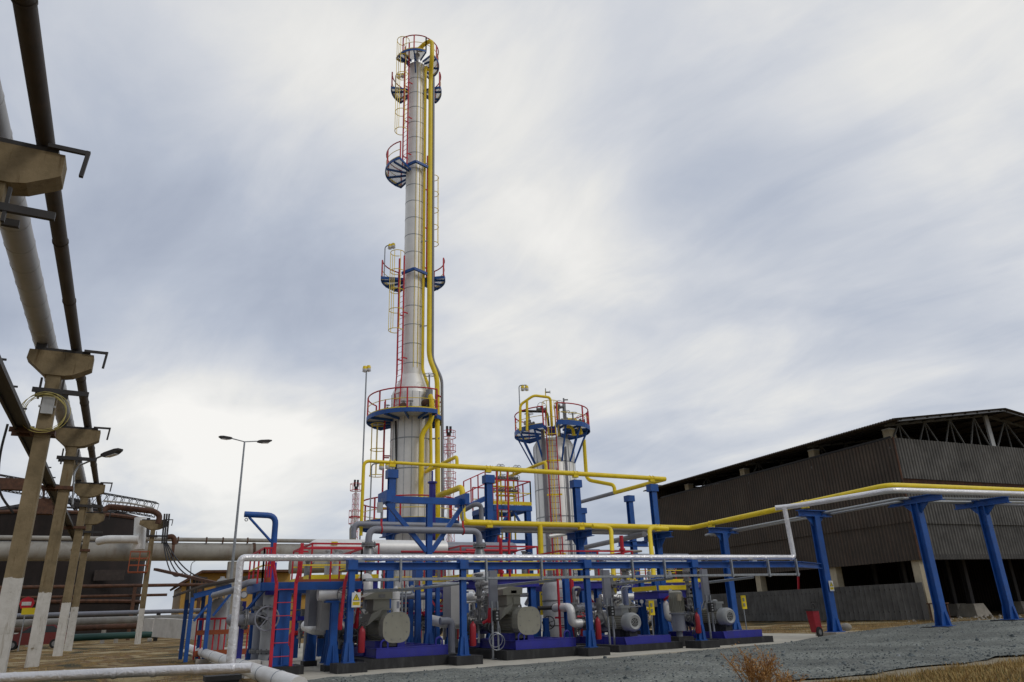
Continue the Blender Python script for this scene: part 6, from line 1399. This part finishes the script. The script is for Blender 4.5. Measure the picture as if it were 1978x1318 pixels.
# concrete blocks beside the riser
q = at(489, 1262, Y=19.4); g = MB(); g.box(q.x-.18, q.x+.16, 19.2, 19.6, -.05, .36); g.box(q.x+.2, q.x+.44, 19.3, 19.7, -.05, .33); tag(g.build('concrete_block', 'whitewash'), 'two pale concrete blocks between the foil riser and the red ladder', 'block')
g = MB(); q = at(470, 1268, Z=0); g.box(4.1-1.0, 4.1-.2, 19.4, 20.8, -.05, .16); tag(g.build('machine_plinth', 'black'), 'black plinth under the grey vessels left of the red ladder', 'plinth')
# blue shelter on the left with sloping dark roof
hy = 29.0; t = thing('pipe_shelter', at(408, 1245, Y=hy), 'small blue steel shelter with a dark sloping roof beyond the foil riser', 'shelter')
q0, q1, q2 = at(344, 1148, Y=hy), at(391, 1131, Y=hy), at(447, 1120, Y=hy)
g = MB(); 
for a_, b_ in ((q0, q1), (q1, q2+Vector((.9, 0, .16)))): g.bar(a_+Vector((0, 1.4, 0)), b_+Vector((0, 1.4, 0)), 3.2, .06, up=(0, 0, 1))
g.build('roof', 'roofsheet', t)
g = MB()
for px in (374, 408):
    a_ = at(px, 1140, Y=hy+.1); 
    for y in (hy+.1, hy+2.6): g.ibeam((a_.x, y, 0), (a_.x, y, a_.z-.05 if px > 400 else a_.z-.25), .13, .13, .02)
a1, a2 = at(374, 1200, Y=hy+.1), at(408, 1162, Y=hy+.1); g.bar(a1, a2, .08); a3, a4 = at(411, 1190, Y=hy+.1), at(445, 1148, Y=hy+.1); g.bar(a3, a4, .08); g.bar(at(374, 1152, Y=hy+.1), at(447, 1133, Y=hy+.1), .14, .18); g.build('frame', 'blue', t)
rr = thing('guard_rail', at(415, 1230, Y=30), 'red and orange railing with upright bars behind the blue shelter', 'railing'); g = MB(); x0, x1 = at(378, 1230, Y=30.5).x, at(520, 1230, Y=30.5).x; zt_ = at(400, 1196, Y=30.5).z; zm = at(400, 1222, Y=30.5).z
for k in range(14): x = x0+(x1-x0)*k/13; g.bar((x, 30.5, 0), (x, 30.5, zt_), .05)
g.bar((x0, 30.5, zt_), (x1, 30.5, zt_), .07); g.build('bar', 'red', rr); g = MB(); g.bar((x0, 30.45, zm), (x1, 30.45, zm), .05, .16); g.bar((x0, 30.45, .2), (x1, 30.45, .2), .05, .2); g.build('plank', 'orange', rr)
q = at(428, 1150, Y=31); t = thing('vertical_vessel', (q.x, 31.5, 0), 'pale upright vessel inside the blue shelter', 'vessel'); g = MB(); g.lathe([(.34, 0), (.34, 1.9), (.2, 2.1), (.01, 2.14)], (q.x, 31.5, 0), n=22); g.build('shell', 'lightgrey', t); g = MB(); g.cyl((q.x, 31.1, 2.6), (q.x, 31.14, 2.6), .25, n=20); g.cyl((q.x, 31.3, 2.1), (q.x, 31.3, 2.9), .08, n=10); g.build('gauge', 'lightgrey', t)
# ================================================================ dense plant behind the pumps
def col_thing(px, pyb, y, ztop, w, label, m_='blue', base=True):
    w *= .68
    x = at(px, pyb, Y=y).x; t = thing('support_column', (x, y, 0), label, 'column', 'blue columns in the pump rows'); g = MB(); hcol(g, x, y, .15, ztop, w, base); g.build('post', m_, t); footing(t, x, y, .15, w*1.25, w*1.25); return x
x = col_thing(641, 1270, 19.4, 1.62, .26, 'blue column carrying a silver pipe end, just left of the warning sign post')
q = at(648, 1156, Y=19.4); t = thing('clad_pipe', (x, 19.4, 1.62), 'thick silver clad pipe resting on the blue column left of the warning sign', 'pipe'); g = MB(); g.tube([(q.x-.45, 19.4, 1.80), (q.x+.2, 19.4, 1.80), (q.x+.75, 20.6, 1.78)], .15, 16, .3); g.build('body', 'alu', t); g = MB(); g.bar((x-.25, 19.4, 1.62), (x+.3, 19.4, 1.62), .2, .05); g.build('saddle', 'blue', t)
g = MB(); a_, b_ = at(622, 1150, Y=20.0), at(648, 1198, Y=20.0); g.box(a_.x, b_.x, 20, 20.5, .95, 2.0); g.box(a_.x+.04, b_.x-.04, 19.985, 20.001, 1.0, 1.45); tag(g.build('insulation_box', 'duct'), 'dull metal insulation box behind the blue column left of the warning sign', 'insulation box')
g = MB(); a_, b_ = at(598, 1155, Y=20.6), at(622, 1192, Y=20.6); g.box(a_.x, b_.x, 20.6, 21.1, 1.05, 2.05); tag(g.build('insulation_box', 'greypipe'), 'grey metal box farther left under the left platform edge', 'insulation box')
g = MB(); q = at(663, 1150, Y=18.9); g.tube([at(700, 1082, Y=19.3), at(668, 1110, Y=19.1), (q.x, 18.95, 1.5), (q.x-.03, 18.95, 1.0)], .042, 8, .25); g.lathe([(.045, 0), (.06, .05), (.05, .32), (.04, .4)], (q.x-.03, 18.95, .95), n=12); tag(g.build('sprinkler_pipe', 'red'), 'red sprinkler pipe curving down left of the warning sign', 'pipe')
g = MB(); q = at(884, 1160, Y=20.4); g.box(q.x-.25, q.x+.22, 20.3, 20.9, .95, 2.05); tag(g.build('insulation_box', 'duct'), 'dull metal insulation box left of the second front post', 'insulation box')
g = MB(); q = at(885, 1200, Y=20.2); g.tube([(q.x-.55, 20.2, 1.05), (q.x-.2, 20.2, 1.05), (q.x-.2, 20.2, .2)], .10, 12, .15); tag(g.build('grey_pipe', 'greypipe'), 'grey pipe elbow low between the first two pumps', 'pipe')
for px, y, z, w, lab in ((806, 22.5, 2.1, .22, 'slim blue column right of the nearest motor, behind it'), (793, 24.0, 2.3, .2, 'slim blue column farther behind the nearest motor'), (868, 21.4, 1.75, .2, 'short blue column between the first two front posts'), (845, 23, 2.2, .18, 'thin dark blue column behind the Y-shaped frame'),
     (1098, 21.5, 2.2, .26, 'blue column behind the red ladder by the third front post'), (1276, 21.8, 2.2, .34, 'broad blue column behind the vertical motor'), (1247, 23.5, 2.3, .24, 'blue column between the third pump and the vertical motor'), (1055, 22.2, 1.0, .22, 'short blue column under the dropping thick yellow pipe'), (600, 22.0, 1.6, .22, 'dark blue column under the left platform')):
    col_thing(px, 1220, y, z, w, lab)
# white slim vessel beside the nearest motor
q = at(764, 1160, Y=20.4); t = thing('pulsation_bottle', (q.x, 20.4, 1.1), 'slim white bottle shaped vessel beside the nearest motor', 'vessel'); z0, z1 = at(764, 1186, Y=20.4).z, at(764, 1136, Y=20.4).z
g = MB(); g.lathe([(.11, z0-.3), (.12, z0), (.12, z1-.14), (.10, z1-.06), (.05, z1), (.05, z1+.06)], (q.x, 20.4, 0), n=18); g.build('shell', 'white', t); g = MB(); g.box(q.x-.0, q.x+.07, 20.27, 20.283, z0+.15, z0+.32); g.build('label_plate', 'greypipe', t); g = MB(); g.ring((q.x, 20.4, z1-.3), .122, .008); g.build('band', 'steel', t)
for px, lab in ((777, 'first'), (784, 'second')):
    q = at(px, 1150, Y=20.5); g = MB(); g.cyl((q.x, 20.5, .5), (q.x, 20.5, 2.05), .028, n=8); tag(g.build('stand_pipe', 'galv'), lab+' thin upright galvanised pipe right of the slim white vessel', 'pipe')
# pale grey vessel and red ladder in the middle
q = at(1072, 1180, Y=23.2); t = thing('vertical_vessel', (q.x, 23.2, 0), 'wide pale upright vessel between the second and third pumps', 'vessel'); g = MB(); g.lathe([(.42, .3), (.42, 2.0), (.3, 2.2), (.01, 2.26)], (q.x, 23.2, 0), n=26); g.build('shell', 'lightgrey', t); g = MB(); g.lathe([(.425, -.03), (.44, 0), (.425, .03)], (q.x, 23.2, .75), n=26); g.lathe([(.425, -.03), (.44, 0), (.425, .03)], (q.x, 23.2, 1.55), n=26); g.build('band', 'steel', t)
g = MB(); p = at(1072, 1174, Y=22.4); g.wheel(p, .13, (0, 1, 0), .014); g.cyl(p, p+Vector((-.5, .3, 0)), .07, n=10); p = at(1060, 1203, Y=22.2); g.wheel(p, .2, (.4, 1, 0), .016); g.cyl(p, p+Vector((0, .4, 0)), .04, n=8); tag(g.build('gate_valve', 'dark'), 'dark gate valves with small handwheels before the wide pale vessel', 'valve')
l0 = at(1096, 1230, Y=21.6); t = thing('access_ladder', (l0.x, 21.6, 0), 'red ladder between the second and third pumps', 'ladder'); ladder(t, (l0.x, 21.6), (0, -1), .2, 2.1, w=.5, ext=.7)
# raised process decks with yellow toe boards and red railings
def pdeck(x0, x1, y0, y1, z, label, posts=3, rails=True, bm='violet'):
    t = thing('process_platform', ((x0+x1)/2, y0, 0), label, 'platform'); g = MB(); g.box(x0, x1, y0, y1, z-.03, z); g.build('deck', 'grating', t)
    g = MB()
    for y in (y0, y1): g.ibeam((x0, y, z-.15), (x1, y, z-.15), .1, .24, .02)
    for x in (x0, x1): g.ibeam((x, y0, z-.15), (x, y1, z-.15), .1, .24, .02)
    g.build('frame', bm, t); g = MB()
    for k in range(posts):
        for y in (y0+.15, y1-.15): g.ibeam((x0+.2+(x1-x0-.4)*k/(posts-1), y, .1), (x0+.2+(x1-x0-.4)*k/(posts-1), y, z-.27), .2, .2, .02)
    g.build('column', 'blue', t); g = MB(); g.box(x0, x1, y0-.07, y0-.055, z, z+.15); g.box(x0-.07, x0-.055, y0, y1, z, z+.15); g.build('toe_board', 'yellow', t)
    if rails:
        g = MB(); gm = MB(); n = int((x1-x0)/1.1)
        for y in (y0, y1):
            g.bar((x0, y, z+1.05), (x1, y, z+1.05), .05); gm.bar((x0, y, z+.55), (x1, y, z+.55), .035)
            for k in range(n+1): x = x0+(x1-x0)*k/n; g.bar((x, y, z), (x, y, z+1.05), .045)
        for x in (x0, x1): g.bar((x, y0, z+1.05), (x, y1, z+1.05), .05); g.bar((x, (y0+y1)/2, z), (x, (y0+y1)/2, z+1.05), .05)
        rl = g.build('railing', 'red', t); gm.build('mid_rail', 'yellow', rl)
    if rails:
        r = random.Random(int(x0*37)); fittings(t, x0+.2, x1-.2, y0+.2, y1-.3, 7, int(x0*91))
        for k in range(7):
            g = MB(); zz = r.uniform(.5, z-.4); yy = r.uniform(y0+.1, y1-.2); xx = r.uniform(x0, x0+.6*(x1-x0)); ln = r.uniform(.8, 2.6); q = min(xx+ln, x1+.3)
            g.tube([(xx, yy, .1 if k % 2 else zz), (xx, yy, zz), (q, yy, zz), (q, yy+.4, zz+r.choice((-.3, .3)))], r.choice((.05, .07, .10)), 9, .12); g.build('process_pipe', r.choice(('greypipe', 'alu', 'steel', 'red', 'dark')), t)
        for k in range(3): g = MB(); yy = r.uniform(y0, y1); g.bar((x0, yy, z*.55), (x1, yy, z*.55), .1, .12); g.build('cross_beam', r.choice(('blue', 'violet', 'dark')), t)
        for k in range(4):
            xx = r.uniform(x0, x1); yy = r.uniform(y0+.1, y1); g = MB(); g.lathe([(.01, z+.02), (.10, z+.05), (.10, z+.5), (.05, z+.6), (.05, z+.8)], (xx, yy, 0), n=12); hv(g, Vector((xx, yy, z+.72)), .9, (0, -1, 0), .15); g.build('valve', r.choice(('steel', 'lightgrey')), t)
    return t
xa_ = lambda px, y: at(px, 1110, Y=y).x
pdeck(xa_(600, 22.6), xa_(730, 22.6), 22.6, 25.4, 2.3, 'raised deck with red railings under the long silver vessel')
pdeck(xa_(890, 22.8), xa_(1040, 22.8), 22.8, 26.2, 2.28, 'raised deck with yellow edge and red railings behind the second pump')
pdeck(xa_(1085, 23.5), xa_(1225, 23.5), 23.5, 26.0, 2.2, 'raised deck with yellow edge behind the third pump')
pdeck(xa_(1268, 21.0), xa_(1320, 21.0), 21.0, 22.4, 1.75, 'small low deck with an orange edge above the vertical motor', 2, False)
pdeck(xa_(745, 28), xa_(880, 28), 28.2, 30, 2.1, 'deck with red railings at the foot of the tall silver column')
pdeck(xa_(1185, 30), xa_(1330, 30), 29, 31, 2.3, 'raised deck with red railings before the foot of the shed wall')
# red fire pipes over the second deck
for px, pt, pb, r, lab in ((969, 1040, 1120, .055, 'thick red upright pipe left of the dropping yellow pipe'), (985, 1045, 1115, .04, 'thin red upright pipe left of the dropping yellow pipe'), (1110, 1120, 1225, .07, 'red upright pipe left of the third front post'), (1352, 1115, 1200, .09, 'thick dark red pipe behind the fourth front post'), (1203, 1035, 1075, .07, 'red upright pipe before the wall of the shed')):
    y = 22.4; a_, b_ = at(px, pt, Y=y), at(px, pb, Y=y); g = MB(); g.tube([(b_.x, y, b_.z), (b_.x, y, a_.z)], r, 10); g.cyl((b_.x, y, b_.z+.2), (b_.x, y, b_.z+.28), r*1.6, n=12); tag(g.build('fire_pipe', 'red'), lab, 'pipe')
for px0, px1, py, y, r, m_, lab in ((600, 700, 1058, 22.2, .035, 'red', 'red rail above the raised deck under the long silver vessel'), (775, 930, 1066, 22.0, .035, 'red', 'red cross pipe behind the foot of the Y-shaped frame'), (900, 1000, 1063, 23.6, .045, 'red', 'red cross pipe above the second raised deck'),
        (830, 905, 1128, 21.8, .035, 'galv', 'thin pale pipe low behind the second front post'), (860, 930, 1155, 21.2, .13, 'alu', 'short silver clad pipe low behind the second front post'), (1160, 1250, 1155, 23.0, .13, 'alu', 'short silver clad pipe low behind the third pump'), (770, 850, 1152, 23.5, .1, 'greypipe', 'sloping grey pipe right of the slim white vessel'),
        (1135, 1330, 1072, 28.5, .06, 'greypipe', 'thin grey pipe far behind the third front post'), (1130, 1240, 1064, 29.5, .05, 'palepipe', 'pale thin pipe far behind the third front post'), (1170, 1330, 1086, 19.6, .045, 'galv', 'thin galvanised pipe just behind the foil pipe on the right')):
    a_, b_ = at(px0, py, Y=y), at(px1, py, Y=y); b_.z = a_.z; g = MB(); g.tube([a_, b_, b_+Vector((0, .8, 0))], r, 10, .1); tag(g.build('cross_pipe', m_), lab, 'pipe')
# vertical motor right of the third pump
q = at(1306, 1160, Y=19.9); t = thing('vertical_motor', (q.x, 19.9, 0), 'dark grey upright motor between the third and the rightmost pump', 'motor'); z1 = at(1306, 1141, Y=19.9).z; zm = at(1306, 1184, Y=19.9).z
g = MB(); g.lathe([(.01, z1), (.16, z1-.01), (.22, z1-.06), (.22, zm)], (q.x, 19.9, 0), n=24)
for k in range(22): a = 2*math.pi*k/22; d = Vector((math.cos(a), math.sin(a), 0)); g.bar(Vector((q.x, 19.9, zm+.05))+d*.23, Vector((q.x, 19.9, z1-.2))+d*.23, .012, .04, up=d)
g.build('motor_body', 'motor', t); g = MB(); g.cyl((q.x, 19.9, zm-.55), (q.x, 19.9, zm), .21, n=20); g.cyl((q.x, 19.9, zm-.04), (q.x, 19.9, zm), .27, n=20); g.cyl((q.x, 19.9, .3), (q.x, 19.9, zm-.5), .1, n=12); g.build('gear_housing', 'greypipe', t); g = MB(); g.box(q.x-.14, q.x-.0, 19.62, 19.68, z1-.32, z1-.12); g.build('name_plate', 'cream', t); footing(t, q.x, 19.9, .3, .3, .3)
for k in range(3):
    o = Vector((q.x+.12+.02*k, 19.66-.02*k, z1-.25)); g = MB(); g.tube([o, o+Vector((.28, -.1, .05)), o+Vector((.33, -.1, -.7)), o+Vector((.15+.05*k, -.05, -1.1))], .018, 5, .2); tag(g.build('cable', 'cable'), 'black cables arching down from the upright motor', 'cable', 'cables of the upright motor')
# handwheel valves and grey vessels along the back
for px, py, y, lab in ((1205, 1100, 23.2, 'steel valve with handwheel above the third pump'), (1325, 1105, 21.0, 'steel valve with handwheel above the upright motor'), (1180, 1130, 21.2, 'cluster of small steel valves beside the third front post'), (925, 1130, 20.8, 'steel valve with a ring handwheel above the second front post'), (655, 1150, 19.8, 'steel valve above the silver pipe left of the warning sign'), (1135, 1075, 32.0, 'steel valve on the foot of the wide silver tank')):
    p = at(px, py, Y=y); t = thing('hand_valve', p, lab, 'valve'); g = MB(); hv(g, p, 1.3, (0, -1, 0), .15); hv(g, p-Zv*.45, 1.0, (0, -1, 0), .13); g.cyl(p-Zv*1.1, p+Zv*.3, .045, n=8); g.build('body', 'steel', t)
q = at(1212, 1160, Y=21.8); t = thing('vertical_vessel', (q.x, 21.8, 0), 'grey round casing behind the third pump with a blue grey pipe bend on top', 'vessel'); g = MB(); g.lathe([(.01, -.3), (.36, -.25), (.42, 0), (.36, .25), (.01, .3)], (q.x+.1, 22.2, 1.15), (.3, 1, 0), 26); g.build('shell', 'motor', t); g = MB(); a_ = at(1208, 1150, Y=21.6); g.tube([(a_.x, 21.6, 1.3), at(1206, 1128, Y=21.6), at(1200, 1122, Y=21.6)], .10, 12, .1); g.build('pipe_bend', mat('blue_grey_paint', (.16, .19, .30), .4), t)
# background filler far beyond: pale containers / blue drums seen through gaps
g = MB(); q = at(555, 1090, Y=60); g.tube([at(560, 1093, Y=60), at(720, 1090, Y=60)], .6, 16); tag(g.build('far_pipe', 'palepipe'), 'thick brownish pipe glimpsed beyond the left platform', 'pipe')
for i, (px, py, w_, h_, m_, lab) in enumerate(((640, 1150, 7, 3.2, 'ochre', 'low ochre shed glimpsed beyond the left platform'), (900, 1150, 8, 2.6, 'whitewash', 'white low building glimpsed between the first two pumps'), (1130, 1140, 8, 3.0, 'whitewash', 'white low building glimpsed left of the third pump'))):
    y = 66+2*i; q = at(px, py, Y=y); t = thing('low_building', (q.x, y, 0), lab, 'building'); g = MB(); g.box(q.x-w_/2, q.x+w_/2, y, y+5, 0, h_); g.build('wall', m_, t); g = MB(); g.box(q.x-w_/2-.3, q.x+w_/2+.3, y-.3, y+5.3, h_, h_+.2); g.build('roof', 'roofsheet', t); g = MB()
    for k in range(4): g.box(q.x-w_/2+.8+k*w_/4.4, q.x-w_/2+1.7+k*w_/4.4, y-.03, y-.003, 1.1, 2.1)
    g.build('window', 'carglass', t)
